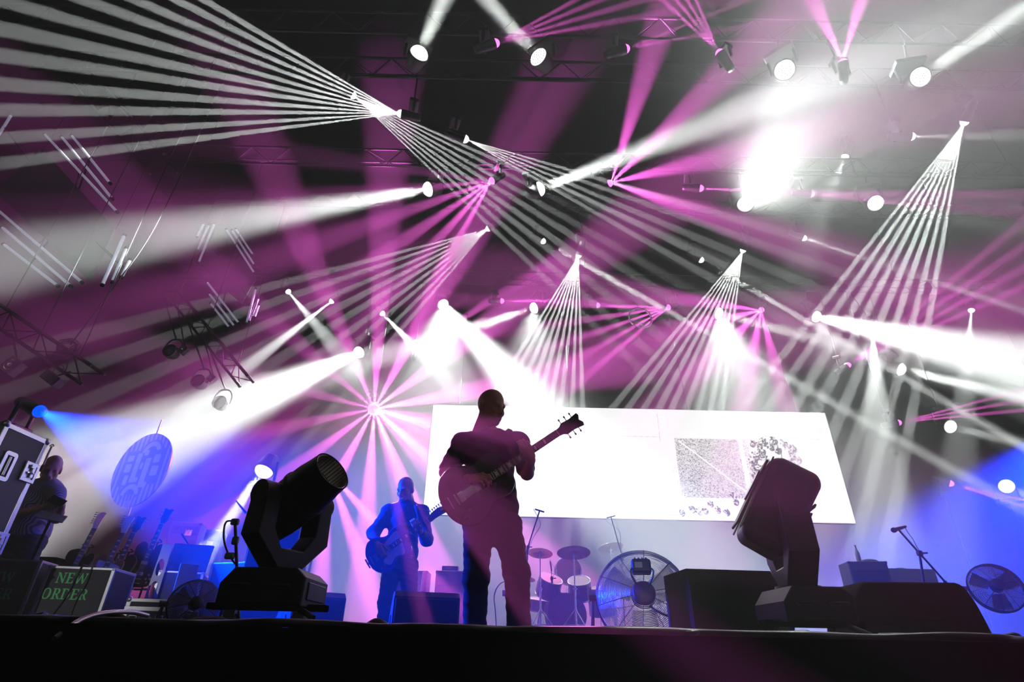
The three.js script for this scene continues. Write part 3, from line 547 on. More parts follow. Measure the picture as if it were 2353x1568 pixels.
// ---------- the guitarist behind ----------
{
  const z = 6.4, foot = at(918, 1470, z); foot.y = 0;
  const nut = at(984, 1197, 6.02), body = at(858, 1287, 6.1), dir = unit(body, nut), front = V(0.1, -0.08, 1).normalize(), upN = front.clone().cross(dir).normalize();
  const J = {
    head: at(932, 1126, 6.36), neck: at(931, 1157, 6.4), chest: at(931, 1197, 6.42), pelvis: at(918, 1290, 6.4),
    shR: at(893, 1176, 6.4), shL: at(970, 1178, 6.4), elR: at(858, 1226, 6.35), wrR: at(868, 1252, 6.06), elL: at(980, 1240, 6.3), wrL: at(966, 1222, 6.08),
    hipR: at(899, 1305, 6.4), hipL: at(940, 1305, 6.4), knR: at(888, 1382, 6.36), knL: at(940, 1382, 6.36), anR: at(880, 1456, 6.42), anL: at(936, 1456, 6.42),
  };
  J.anR.y = J.anL.y = 0.1;
  const fF = upN.clone().multiplyScalar(0.9).addScaledVector(front, 0.3).normalize(), fN = front.clone().multiplyScalar(-1).addScaledVector(fF, 0.3).normalize(), fT = dir.clone().negate();
  const sF = V(0.4, -0.75, 0.25).normalize(), sN = V(0.5, 0, -0.8); sN.addScaledVector(sF, -sN.dot(sF)).normalize(); const sT = sN.clone().cross(sF).normalize(); if (sT.x < 0) sT.negate();
  person('guitarist in speckled navy shirt behind the mesh-fronted floor monitor', J, {
    base: foot, facing: rad(8), headTurn: turn(-22, 22, 0), headScale: 1.15, skin: M.skin, hairMat: M.hairDark, shirt: M.speckShirt, trousers: M.jeans, shoes: M.shoeDark, longSleeves: true, collar: true, hem: 0.1, sleeve: 1, bulk: 1.0,
    hair: { front: 0.058, low: -0.02, thick: 0.012, tuft: 0.006 },
    handL: { F: fF, N: fN, T: fT, curl: [[20, 45, 40], [25, 50, 40], [20, 55, 40], [15, 50, 40]], thumb: { f: 0.8, t: 0.1, n: 0.6 } },
    handR: { F: sF, N: sN, T: sT, curl: [[25, 45, 35], [30, 45, 30], [35, 45, 30], [40, 45, 30]], thumb: {} },
  });
  const g = guitar('electric_guitar', 'glossy guitar with pale pickguard hung on the navy-shirted player', { kind: 'single', finish: std(0x2a3f9a, 0.15, 0, {}), neck: std(0xb08a60, 0.4), finish2: std(0x1a2030, 0.35), pickguard: std(0xc8ccd8, 0.25), knobMat: M.chrome, fretMat: std(0xe8e8f0, 0.25, 0.9), scale: 1.1 });
  layGuitar(g, nut.clone().addScaledVector(dir, -0.44 * 1.1), dir, front);
  g.updateMatrixWorld(true); const L = (p) => g.worldToLocal(p.clone());
  mesh('strap', tube([V(0.18, 0.1, -0.02), L(at(962, 1200, 6.22)), L(at(958, 1172, 6.24)), L(at(950, 1165, 6.42)), L(at(930, 1190, 6.62)), L(at(880, 1260, 6.6)), V(-0.22, 0, -0.04)], 0.022, 60, 6), M.tee, g);
}
// ---------- the person with the phone, beside the tall flight case ----------
{
  const z = 5.7, foot = at(22, 1440, z); foot.y = 0;
  const J = {
    head: at(118, 1078, z), neck: at(106, 1112, z + 0.05), chest: at(94, 1148, z + 0.06), pelvis: at(58, 1236, z + 0.05),
    shR: at(64, 1132, z + 0.05), shL: at(130, 1136, z), elR: at(54, 1180, z - 0.1), wrR: at(108, 1164, z - 0.32), elL: at(130, 1192, z - 0.1), wrL: at(142, 1166, z - 0.3),
    hipR: at(38, 1248, z + 0.05), hipL: at(74, 1250, z + 0.05), knR: at(6, 1330, z), knL: at(46, 1334, z), anR: V(0, 0, 0), anL: V(0, 0, 0),
  };
  J.anR.set(J.knR.x - 0.02, 0.1, J.knR.z - 0.05); J.anL.set(J.knL.x + 0.02, 0.1, J.knL.z - 0.05); foot.set(J.pelvis.x, 0, J.pelvis.z);
  const phone = at(131, 1152, z - 0.38);
  const n = V(-0.2, 0.55, 0.3).normalize();
  person('person in striped shirt looking down at a phone by the tall flight case', J, {
    base: foot, facing: rad(25), headTurn: turn(38, 26, 0), headScale: 1.1, skin: M.skin, hairMat: M.hairGrey, shirt: M.stripeShirt, trousers: M.denim, shoes: M.shoeDark, collar: true, hem: 0.06, sleeve: 0.75,
    hair: { front: 0.05, low: -0.01, thick: 0.01, tuft: 0.007 },
    handL: { F: V(-0.55, 0.45, -0.5).normalize(), N: V(-0.6, -0.3, 0.4).normalize(), T: V(0.3, 0.8, 0.4).normalize(), curl: [[35, 50, 40], [35, 50, 40], [35, 50, 40], [35, 50, 40]], thumb: {} },
    handR: { F: V(0.7, 0.3, -0.2).normalize(), N: V(0.2, -0.3, 0.6).normalize(), T: V(-0.2, 0.8, 0.3).normalize(), curl: [[25, 40, 30], [25, 40, 30], [25, 40, 30], [25, 40, 30]], thumb: {} },
  });
  const ph = thing('mobile_phone', 'black phone held in both hands by the person in striped shirt', 'phone', phone.toArray());
  mesh('phone_body', rbox(0.155, 0.078, 0.009, 0.004), M.blackGloss, ph); mesh('camera_bump', rbox(0.03, 0.03, 0.004, 0.0015, 0.055, 0.018, -0.006), M.black, ph);
  ph.rotation.set(-0.35, 0.2, -0.3);
}
// ---------- loose gear ----------
const fx = (px, z) => at(px, 1462, z).x;   // x of a place on the floor
Object.assign(M, { caseLam: std(0x1b1b20, 0.55, 0, { bumpMap: grain, bumpScale: 0.0006 }), edging: std(0xb9bcc4, 0.32, 0.85), grille: std(0x24242a, 0.5, 0.4), amp: std(0x26262c, 0.85, 0, { bumpMap: grain, bumpScale: 0.001 }), ampCloth: std(0x35353c, 0.95, 0, { bumpMap: grain, bumpScale: 0.0015 }), paper: std(0xe8e8e8, 0.8), cable: std(0x070708, 0.45), wood: std(0x4a2a1c, 0.4) });

// --- the white video screen ---
{
  const Wd = 9.23, Ht = 2.52, tex = canvasTex(2048, 560, (c, w, h) => {
    c.fillStyle = '#ffffff'; c.fillRect(0, 0, w, h);
    const X = (u) => u * w, Y = (v) => v * h, speck = (u0, v0, u1, v1, n, tone, skew = 0, a0 = 0.15, a1 = 0.5) => { for (let i = 0; i < n; i++) { const v = rnd(), u = rnd(); c.fillStyle = `rgba(${tone},${a0 + rnd() * (a1 - a0)})`; c.fillRect(X(u0 + (u1 - u0) * u + skew * v), Y(v0 + (v1 - v0) * v), 1 + rnd() * 4, 1 + rnd() * 2); } };
    speck(0.605, 0.28, 0.762, 0.81, 6500, '60,56,62', 0.0, 0.3, 0.8);              // ploughed field
    for (let r = 0; r < 46; r++) { c.fillStyle = 'rgba(100,95,100,0.4)'; c.fillRect(X(0.605), Y(0.28 + r * 0.0116), X(0.157), 2); }
    c.strokeStyle = 'rgba(255,255,255,0.9)'; c.lineWidth = 9; c.beginPath(); c.moveTo(X(0.615), Y(0.3)); c.lineTo(X(0.762), Y(0.76)); c.stroke();
    c.strokeStyle = 'rgba(90,90,96,0.5)'; c.lineWidth = 2; c.beginPath(); c.moveTo(X(0.65), Y(0.42)); c.lineTo(X(0.69), Y(0.55)); c.stroke();
    const tree = (u, v, s, dark = 0.85) => {
      const x = X(u), y = Y(v);
      c.fillStyle = `rgba(84,84,100,${dark})`; c.beginPath(); c.ellipse(x + s * 0.5, y + s * 0.55, s * 0.7, s * 1.0, 0.5, 0, 7); c.fill();
      for (let i = 0; i < 34; i++) { const a = rnd() * 7, r = Math.sqrt(rnd()) * s; c.fillStyle = i % 2 ? `rgba(70,66,74,${dark})` : 'rgba(240,238,240,0.9)'; c.beginPath(); c.ellipse(x + Math.cos(a) * r, y + Math.sin(a) * r, 2 + rnd() * 5, 2 + rnd() * 4, rnd() * 3, 0, 7); c.fill(); }
    };
    for (const [u, v] of [[0.795, 0.3], [0.81, 0.33], [0.825, 0.29], [0.84, 0.33], [0.85, 0.28], [0.855, 0.36], [0.815, 0.38], [0.8, 0.42], [0.79, 0.47], [0.82, 0.46], [0.79, 0.55], [0.807, 0.54], [0.825, 0.55], [0.79, 0.63], [0.806, 0.65], [0.823, 0.65], [0.838, 0.68], [0.85, 0.66], [0.855, 0.49]]) tree(u, v, 20);
    for (const [u, v] of [[0.875, 0.3], [0.885, 0.36], [0.89, 0.42], [0.882, 0.48], [0.895, 0.53], [0.885, 0.57], [0.9, 0.45], [0.895, 0.35]]) tree(u, v, 18, 0.45);
    for (const [u, v] of [[0.6, 0.94], [0.625, 0.91], [0.64, 0.93], [0.655, 0.92], [0.67, 0.86], [0.685, 0.91], [0.705, 0.93], [0.727, 0.79], [0.73, 0.84]]) tree(u, v, 13);
    for (const [u, v] of [[0.375, 0.38], [0.385, 0.44], [0.378, 0.5], [0.388, 0.54], [0.372, 0.56]]) tree(u, v, 17, 0.4);
    speck(0.3, 0.3, 0.37, 0.6, 500, '110,110,118', 0, 0.2, 0.5); speck(0.59, 0.55, 0.6, 0.98, 160, '80,80,90'); speck(0.772, 0.27, 0.785, 0.99, 700, '70,68,76', 0.004, 0.3, 0.7); speck(0.55, 0.82, 0.6, 0.98, 300, '130,130,140', 0, 0.05, 0.25);
    speck(0.63, 0.93, 0.67, 0.99, 420, '200,190,180', 0, 0.3, 0.6); speck(0.06, 0.86, 0.12, 0.99, 500, '140,140,150', 0, 0.05, 0.3); speck(0.02, 0.7, 0.1, 0.96, 300, '150,150,160', 0, 0.05, 0.2);
    c.strokeStyle = 'rgba(100,100,108,0.7)'; c.lineWidth = 2; c.setLineDash([14, 6, 3, 9]);
    for (const [a, b, d, e] of [[0.38, 0.27, 0.57, 0.27], [0.77, 0.23, 1, 0.27], [0.03, 0.25, 0.1, 0.25], [0.57, 0.05, 0.57, 0.3]]) { c.beginPath(); c.moveTo(X(a), Y(b)); c.lineTo(X(d), Y(e)); c.stroke(); }
    c.setLineDash([]); c.strokeStyle = 'rgba(60,58,66,0.9)'; c.lineWidth = 3; c.beginPath(); c.moveTo(X(0.865), Y(0.38)); c.lineTo(X(0.862), Y(0.46)); c.lineTo(X(0.85), Y(0.46)); c.stroke(); c.lineWidth = 6; c.beginPath(); c.moveTo(X(0.752), Y(0.98)); c.lineTo(X(0.762), Y(0.98)); c.lineTo(X(0.76), Y(0.93)); c.stroke();
    for (let y = 0; y < h; y += 7) { c.fillStyle = 'rgba(160,160,170,0.07)'; c.fillRect(0, y, w, 2); }
  });
  const g = thing('video_screen', 'wide white video screen showing a pale aerial view of fields and trees', 'screen', [2.79, 2.42 + Ht / 2, -12]);
  mesh('screen_display', new THREE.PlaneGeometry(Wd, Ht).translate(0, 0, 0.003), new THREE.MeshStandardMaterial({ color: 0x101010, roughness: 0.6, emissive: 0xffffff, emissiveMap: tex, emissiveIntensity: 1.5 / EXPOSURE }), g);
  const glow = new THREE.RectAreaLight(0xffffff, 0.3 / EXPOSURE, Wd, Ht); glow.name = 'screen_glow'; glow.position.z = 0.02; glow.rotation.y = Math.PI; g.add(glow);
  mesh('housing', box(Wd + 0.02, Ht + 0.02, 0.1, 0, 0, -0.052), M.blackMatte, g);
  for (const s of [-4, -1.4, 1.4, 4]) mesh('hanging_chain', rod(V(s, Ht / 2, -0.06), V(s * 1, 8.9 - (2.42 + Ht / 2), -0.6), 0.008, 0.008, 5), M.darkSteel, g);
}
// --- moving heads standing at the front edge ---
function baseUnit(g, w, h, d, y) {
  const p = new THREE.Shape([[-w / 2, 0], [w / 2, 0], [w / 2, h * 0.75], [w / 2 - h * 0.3, h], [-w / 2 + h * 0.35, h], [-w / 2, h * 0.55]].map(([a, b]) => new THREE.Vector2(a, b)));
  mesh('base', new THREE.ExtrudeGeometry(p, { depth: d - 0.02, bevelEnabled: true, bevelThickness: 0.01, bevelSize: 0.01, bevelSegments: 2 }).translate(0, y, -d / 2 + 0.01), M.black, g);
  mesh('connector_panel', rbox(0.02, h * 0.55, d * 0.7, 0.004, w / 2 + 0.006, y + h * 0.4, 0), M.darkSteel, g);
  for (const s of [-1, 1]) mesh('carry_handle', tube([V(s * w * 0.35, y + h * 0.5, d / 2), V(s * w * 0.35, y + h * 0.5, d / 2 + 0.04), V(s * w * 0.15, y + h * 0.5, d / 2 + 0.04), V(s * w * 0.15, y + h * 0.5, d / 2)], 0.008, 16, 6), M.black, g);
}
function rigFeet(g, w, y, tilt) {   // flat bar with clamps the base is bolted to
  mesh('mounting_bar', rbox(w * 1.5, 0.028, 0.07, 0.006, 0, y - 0.012, 0.05), M.blackMatte, g);
  for (const s of [-0.45, 0.42]) mesh('clamp', [torus(0.032, 0.012, 18, 6).translate(s * w, 0.05, 0.06), box(0.05, y - 0.06, 0.03, s * w, 0.03 + y / 2, 0.06), box(0.11, 0.02, 0.12, s * w, 0.01, 0.05)], M.alu, g);
  mesh('clamp_lever', rod(V(w * 0.45, y - 0.02, 0.1), V(w * 0.68, y - 0.055, 0.14), 0.014, 0.012, 8), M.steel, g);
}
function yoke(g, span, armH, thick, y, depth, mat) {   // U of two upright arms on a hub, in the plane of local x and y
  const a = span / 2, s = new THREE.Shape();
  s.moveTo(-a - thick, armH); s.lineTo(-a - thick * 1.15, 0.14); s.lineTo(-a * 0.45, 0); s.lineTo(a * 0.45, 0); s.lineTo(a + thick * 1.15, 0.14); s.lineTo(a + thick, armH); s.lineTo(a, armH); s.lineTo(a, 0.17); s.lineTo(a * 0.55, 0.085); s.lineTo(-a * 0.55, 0.085); s.lineTo(-a, 0.17); s.lineTo(-a, armH); s.closePath();
  const u = mesh('yoke', new THREE.ExtrudeGeometry(s, { depth: depth - 0.02, bevelEnabled: true, bevelThickness: 0.01, bevelSize: 0.008, bevelSegments: 2 }).translate(0, y, -depth / 2 + 0.01), mat, g);
  for (const k of [-1, 1]) mesh('arm_cap', cyl(depth * 0.5, depth * 0.5, thick + 0.03, 0, 0, 0, 20).rotateZ(Math.PI / 2).translate(k * (a + thick / 2), y + armH, 0), mat, u);
  return u;
}
{
  const z = 2.85, x = fx(612, z), g = thing('moving_head', 'barrel-shaped moving head with ribbed bright hood at the stage edge', 'stage light', [x, 0, -z]);
  const y0 = 0.125; rigFeet(g, 0.36, y0, 0); baseUnit(g, 0.36, 0.135, 0.36, y0);
    const Y = y0 + 0.15;
  const u = yoke(g, 0.27, 0.33, 0.07, Y, 0.12, std(0x0d0d10, 0.45)); u.rotation.y = rad(62);
  mesh('pan_hub', cyl(0.11, 0.1, 0.03, 0, y0 + 0.142, 0, 28), M.black, g);
  const ax = V(Math.sin(rad(62)), 0, Math.cos(rad(62))), tilt = rad(60), dir = V(0, 1, 0).multiplyScalar(Math.cos(tilt)).addScaledVector(ax, Math.sin(tilt)).normalize();
  const q = new THREE.Quaternion().setFromUnitVectors(V(0, 1, 0), dir), c = V(0, Y + 0.33, 0);
  const put = (name, geo, mat, par = g) => { const m = mesh(name, geo, mat, par); if (par === g) { m.quaternion.copy(q); m.position.copy(c); } return m; };
  const head = put('head', lathe([[0, -0.2], [0.085, -0.2], [0.115, -0.175], [0.125, -0.1], [0.126, 0.02], [0.117, 0.03], [0.117, 0.036], [0.124, 0.044], [0.122, 0.14], [0.112, 0.21], [0.108, 0.262], [0.102, 0.262], [0.102, 0.15]], 40), std(0x0c0c0f, 0.4));
  put('hood_ring', lathe([[0.1275, 0.05], [0.131, 0.055], [0.131, 0.07], [0.1265, 0.075]], 40), M.darkSteel, head);
  // fluted inner hood and the lens behind it
  const flute = []; for (let i = 0; i < 36; i++) { const a = (i / 36) * Math.PI * 2; flute.push(box(0.012, 0.1, 0.005, 0, 0, 0.0995).rotateY(a).translate(0, 0.208, 0)); }
  put('hood_rib', flute, std(0xd6d2bc, 0.22, 0.9), head);
  put('lens', lathe([[0.098, 0.152], [0.07, 0.168], [0, 0.176]], 24), new THREE.MeshStandardMaterial({ color: 0xdfe6e0, roughness: 0.15, metalness: 0.6 }), head);
  for (const s of [-1, 1]) put('cooling_slot', [0, 1, 2, 3].map((k) => rbox(0.05, 0.008, 0.01, 0.003, s * 0.03, -0.06 - k * 0.022, 0.121)), M.rubber, head);
}
{
  const z = 2.8, x = fx(1858, z), g = thing('moving_head', 'moving head with long rounded square housing leaning back at the stage edge', 'stage light', [x, 0, -z]);
  const y0 = 0.1; rigFeet(g, 0.3, y0, 0); baseUnit(g, 0.29, 0.125, 0.34, y0);
  const Y = y0 + 0.135, yaw = rad(78), u = yoke(g, 0.3, 0.36, 0.075, Y, 0.13, std(0x0d0d10, 0.4)); u.rotation.y = yaw;
  mesh('pan_hub', cyl(0.11, 0.1, 0.03, 0, y0 + 0.132, 0, 28), M.black, g);
  // housing: rounded box along its own y, leaning
  const headG = new RoundedBoxGeometry(0.27, 0.46, 0.26, 4, 0.06);
  const P = headG.attributes.position; for (let i = 0; i < P.count; i++) { const t = P.getY(i) / 0.23; P.setX(i, P.getX(i) * (1 - 0.1 * t * t) * (t < -0.5 ? 0.92 : 1)); } headG.computeVertexNormals();
  const head = mesh('head', headG, std(0x0d0d11, 0.38), g); head.position.set(-0.02, Y + 0.37, 0); head.rotation.set(0, yaw - Math.PI / 2, rad(-33));
  mesh('front_bezel', [rbox(0.012, 0.36, 0.2, 0.005, -0.137, 0, 0)], M.darkSteel, head); mesh('lens', cyl(0.085, 0.085, 0.012, 0, 0, 0, 28).rotateZ(Math.PI / 2).translate(-0.146, 0.05, 0), std(0x20242c, 0.1, 0.3), head);
  for (const s of [-1, 1]) mesh('edge_strip', rbox(0.008, 0.4, 0.008, 0.003, -0.12, 0, s * 0.118), M.steel, head);
  mesh('rear_grille', [0, 1, 2, 3, 4].map((k) => rbox(0.01, 0.02, 0.16, 0.003, 0.134, -0.12 + k * 0.05, 0)), M.rubber, head);
}
// --- floor monitors ---
function wedge(label, px, z, w, h, d, yaw, mats, x0) {
  const g = thing('floor_monitor', label, 'monitor speaker', [x0 ?? fx(px, z), 0, -z], yaw, 'floor monitors');
  // side profile: upright at the front, sloping away to the floor behind
  const s = new THREE.Shape([[0, 0], [0.0, h * 0.9], [-0.04, h], [-d * 0.3, h * 0.93], [-d * 0.65, h * 0.6], [-d, h * 0.12], [-d, 0]].map(([a, b]) => new THREE.Vector2(a, b)));
  mesh('cabinet', new THREE.ExtrudeGeometry(s, { depth: w - 0.02, bevelEnabled: true, bevelThickness: 0.01, bevelSize: 0.008, bevelSegments: 2 }).rotateY(-Math.PI / 2).translate(w / 2 - 0.01, 0.008, 0).rotateY(0), mats[0], g);
  const gr = mesh('grille', rbox(w - 0.03, h * 0.84, 0.012, 0.005, 0, h * 0.47, 0.016), mats[1], g);
  const dots = []; for (let i = 0; i < 40; i++) for (let j = 0; j < 22; j++) dots.push(new THREE.CircleGeometry(0.0035, 5).translate(-w / 2 + 0.03 + (i + (j % 2) * 0.5) * ((w - 0.06) / 40), h * 0.08 + (j + 0.5) * (h * 0.78 / 22), 0.0225));
  const hole = mesh('perforation', dots, M.rubber, gr); hole.userData.kind = 'stuff';
  for (const k of [-1, 1]) mesh('side_handle', rbox(0.012, 0.06, 0.12, 0.005, k * (w / 2 + 0.002), h * 0.45, -d * 0.32), M.rubber, g);
  return g;
}
M.cabPaint = std(0x2a2a32, 0.6, 0, { bumpMap: grain, bumpScale: 0.0007 });
wedge('floor monitor with fine mesh front standing before the navy-shirted guitarist', 975, 4.75, 0.52, 0.33, 0.46, rad(14), [M.cabPaint, M.grille]);
wedge('small floor monitor showing its sloped side behind the barrel moving head', 722, 5.6, 0.5, 0.38, 0.5, rad(38), [M.cabPaint, M.grille]);
{
  const z = 3.05, g = thing('floor_monitor', 'rounded black floor monitor seen from behind with light along its top', 'monitor speaker', [fx(2130, z), 0, -z], rad(-6), 'floor monitors');
  const s = new THREE.Shape(); s.moveTo(-0.31, 0.012); s.bezierCurveTo(-0.3, 0.16, -0.27, 0.27, -0.22, 0.295); s.lineTo(0.22, 0.295); s.bezierCurveTo(0.26, 0.285, 0.28, 0.24, 0.31, 0.012); s.closePath();
  mesh('cabinet', new THREE.ExtrudeGeometry(s, { depth: 0.34, bevelEnabled: true, bevelThickness: 0.03, bevelSize: 0.012, bevelSegments: 4, curveSegments: 24 }).translate(0, 0, -0.37), M.carpet, g);
  mesh('handle_recess', rbox(0.2, 0.07, 0.01, 0.004, 0, 0.16, 0.005), M.rubber, g); mesh('connector_plate', rbox(0.09, 0.06, 0.008, 0.003, -0.17, 0.07, 0.004), M.darkSteel, g);
}
{
  const z = 3.35, w = 0.5, h = 0.375, g = thing('speaker_cabinet', 'black carpet-covered speaker box between drum fan and leaning moving head', 'speaker', [fx(1706, z), 0, -z], rad(4));
  const s = new THREE.Shape([[0, 0], [0, h - 0.075], [-0.05, h], [-0.42, h], [-0.42, 0]].map(([a, b]) => new THREE.Vector2(a, b)));
  mesh('cabinet', new THREE.ExtrudeGeometry(s, { depth: w, bevelEnabled: true, bevelThickness: 0.008, bevelSize: 0.006, bevelSegments: 2 }).rotateY(-Math.PI / 2).translate(w / 2, 0.007, 0), M.carpet, g);
  mesh('lid_seam', box(w + 0.012, 0.006, 0.44, 0, h - 0.08, -0.21), M.rubber, g); mesh('corner_strip', box(0.012, h - 0.1, 0.012, -w / 2 - 0.004, (h - 0.1) / 2, 0.004), M.rubber, g);
  mesh('power_cable', tube([V(-0.15, 0.015, 0.06), V(-0.1, 0.05, 0.1), V(0.02, 0.06, 0.1), V(0.16, 0.03, 0.12), V(0.3, 0.012, 0.16)], 0.008, 40, 6), M.cable, g);
}
// --- drum fans ---
function drumFan(label, px, py, z, R, yaw, tiltUp, mats, group) {
  const c = at(px, py, z), g = thing('drum_fan', label, 'fan', [c.x, 0, c.z], yaw, group);
  const place = (m) => { m.position.y = c.y; m.rotation.x = tiltUp; return m; };
  const rings = []; const bulge = (r) => 0.085 * (1 - Math.pow(r / R, 2)) + 0.05;
  for (let i = 0; i < 26; i++) { const r = R * (0.26 + 0.74 * (i / 25)); rings.push(torus(r, 0.0019, 72, 5).translate(0, 0, bulge(r))); rings.push(torus(r, 0.0016, 60, 4).translate(0, 0, -bulge(r))); }
  place(mesh('wire_guard', rings, mats.wire, g));
  const spokes = []; for (let i = 0; i < 10; i++) { const a = (i / 10) * Math.PI * 2 + 0.2; for (const s of [1, -1]) spokes.push(tube([0.2, 0.45, 0.7, 0.9, 1].map((t) => V(Math.cos(a) * R * t, Math.sin(a) * R * t, s * (bulge(R * t) + 0.003))), 0.0028, 10, 5)); }
  place(mesh('guard_spokes', spokes, mats.spoke, g));
  place(mesh('rim', torus(R * 1.01, 0.009, 80, 8), mats.rim, g));
  place(mesh('rim_band', [new THREE.CylinderGeometry(R, R, 0.1, 64, 1, true).rotateX(Math.PI / 2)], mats.band, g));
  place(mesh('motor', [lathe([[0, 0.17], [R * 0.2, 0.165], [R * 0.25, 0.14], [R * 0.25, 0.03], [0, 0.02]], 28).rotateX(Math.PI / 2)], M.black, g));
  for (let i = 0; i < 3; i++) {   // three broad twisted blades
    const geo = new THREE.PlaneGeometry(R * 0.66, R * 0.7, 6, 6), P = geo.attributes.position;
    for (let k = 0; k < P.count; k++) { const x = P.getX(k) + R * 0.56, y = P.getY(k) * (0.55 + 0.45 * (x / R)); P.setXYZ(k, x, y, y * 0.32 - 0.01); }
    geo.computeVertexNormals(); place(mesh('blade', geo.rotateZ((i * 2 * Math.PI) / 3 + 0.5), mats.blade, g));
  }
  // frame: two uprights from pivots at the sides to a foot bar
  for (const s of [-1, 1]) { mesh('pivot_knob', cyl(0.022, 0.026, 0.05, 0, 0, 0, 14).rotateZ(Math.PI / 2).translate(s * (R + 0.035), c.y, 0), M.black, g); mesh('stand_leg', [rod(V(s * (R + 0.03), c.y, 0), V(s * (R + 0.05), 0.02, 0.16), 0.011), rod(V(s * (R + 0.03), c.y, 0), V(s * (R + 0.05), 0.02, -0.16), 0.011)], mats.rim, g); }
  mesh('foot_bar', [rod(V(-R - 0.05, 0.02, 0.16), V(R + 0.05, 0.02, 0.16), 0.011), rod(V(-R - 0.05, 0.02, -0.16), V(R + 0.05, 0.02, -0.16), 0.011)], mats.rim, g);
  if (mats.box) {
    const b = mesh('control_box', [rbox(R * 0.42, R * 0.3, 0.09, 0.02), ...[-0.3, -0.1, 0.1, 0.3].map((k) => cyl(0.009, 0.007, 0.02, k * R * 0.4, R * 0.17, 0, 8))], M.black, g); place(b); b.position.y += Math.cos(tiltUp) * R * 0.62; b.position.z += bulge(R * 0.6) + 0.05 + Math.sin(tiltUp) * R * 0.62;
    mesh('rating_label', new THREE.PlaneGeometry(R * 0.16, R * 0.12).translate(-0.02, 0, 0.0456), std(0x8a8a8e, 0.6), b);
    for (const s of [-1, 1]) place(mesh('control_cable', tube([V(s * R * 0.17, R * 0.5, 0.17), V(s * R * 0.24, R * 0.4, 0.2), V(s * R * 0.22, R * 0.28, 0.19), V(s * R * 0.14, R * 0.16, 0.16)], 0.006, 24, 6), M.cable, g));
    place(mesh('mains_cable', tube([V(R * 0.1, -R * 0.26, 0.13), V(R * 0.3, -R * 0.42, 0.16), V(R * 0.55, -R * 0.5, 0.15), V(R * 0.85, -R * 0.56, 0.14), V(R * 1.05, -R * 0.85, 0.16)], 0.0075, 40, 6), M.cable, g));
  }
  return g;
}
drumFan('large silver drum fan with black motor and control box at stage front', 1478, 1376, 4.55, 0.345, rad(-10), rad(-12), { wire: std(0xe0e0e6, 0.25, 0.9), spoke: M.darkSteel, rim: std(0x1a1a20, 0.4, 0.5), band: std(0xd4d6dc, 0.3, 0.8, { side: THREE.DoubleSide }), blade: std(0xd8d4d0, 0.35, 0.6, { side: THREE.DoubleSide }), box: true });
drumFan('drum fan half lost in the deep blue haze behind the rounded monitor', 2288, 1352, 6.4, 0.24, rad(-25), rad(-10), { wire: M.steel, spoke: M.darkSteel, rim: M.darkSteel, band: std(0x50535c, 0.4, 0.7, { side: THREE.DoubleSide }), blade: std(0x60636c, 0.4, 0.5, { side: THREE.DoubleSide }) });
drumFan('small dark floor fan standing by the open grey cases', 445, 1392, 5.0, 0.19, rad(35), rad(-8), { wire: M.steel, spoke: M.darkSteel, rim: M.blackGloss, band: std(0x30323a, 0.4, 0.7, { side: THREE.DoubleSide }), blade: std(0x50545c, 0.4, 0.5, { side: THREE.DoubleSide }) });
// ---------- drum kit on a low riser ----------
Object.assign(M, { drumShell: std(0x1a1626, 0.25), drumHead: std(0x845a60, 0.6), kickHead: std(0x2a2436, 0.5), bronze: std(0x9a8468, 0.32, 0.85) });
const RZ = 9.3, RY = 0.12;
struct('drum_riser', box(3.4, RY, 2.6, fx(1310, RZ), RY / 2, -RZ - 0.3), M.floor).userData.kind = 'structure';
function drum(label, c, r, depth, axis, headMat, o = {}) {
  const g = thing('drum', label, 'drum', c.toArray(), 0, o.group ?? 'drums of the kit'), q = new THREE.Quaternion().setFromUnitVectors(V(0, 1, 0), axis.clone().normalize());
  const put = (n, geo, m) => { const k = mesh(n, geo, m, g); k.quaternion.copy(q); return k; };
  put('shell', new THREE.CylinderGeometry(r, r, depth, 36, 1, true), M.drumShell);
  for (const s of [-1, 1]) { put('drum_head', cyl(r * 0.985, r * 0.985, 0.006, 0, s * depth / 2, 0, 36), s < 0 ? headMat : (o.back ?? M.drumHead)); put('hoop', torus(r * 1.02, 0.009, 40, 6).rotateX(Math.PI / 2).translate(0, s * depth / 2, 0), o.hoop ?? M.chrome); }
  for (let i = 0; i < 8; i++) { const a = (i / 8) * Math.PI * 2 + 0.2, x = Math.cos(a) * r * 1.03, z = Math.sin(a) * r * 1.03; put('tension_rod', [rod(V(x, -depth / 2, z), V(x, depth / 2, z), 0.004, 0.004, 5), cyl(0.01, 0.01, 0.05, x, 0, z, 8)], M.chrome); }
  if (o.legs) for (let i = 0; i < 3; i++) { const a = i * 2.1 + 0.5, x = Math.cos(a) * r * 1.08, z = Math.sin(a) * r * 1.08; mesh('drum_leg', rod(V(x, 0, z), V(x * 1.05, RY - c.y, z * 1.05), 0.009), M.chrome, g); }
  if (o.spurs) for (const s of [-1, 1]) mesh('spur', rod(V(s * r * 0.8, -r * 0.5, depth * 0.3), V(s * r * 1.25, RY - c.y, depth * 0.6), 0.009), M.chrome, g);
  if (o.mount) mesh('tom_mount', rod(V(0, 0, 0), o.mount.clone().sub(c), 0.012), M.chrome, g);
  return g;
}
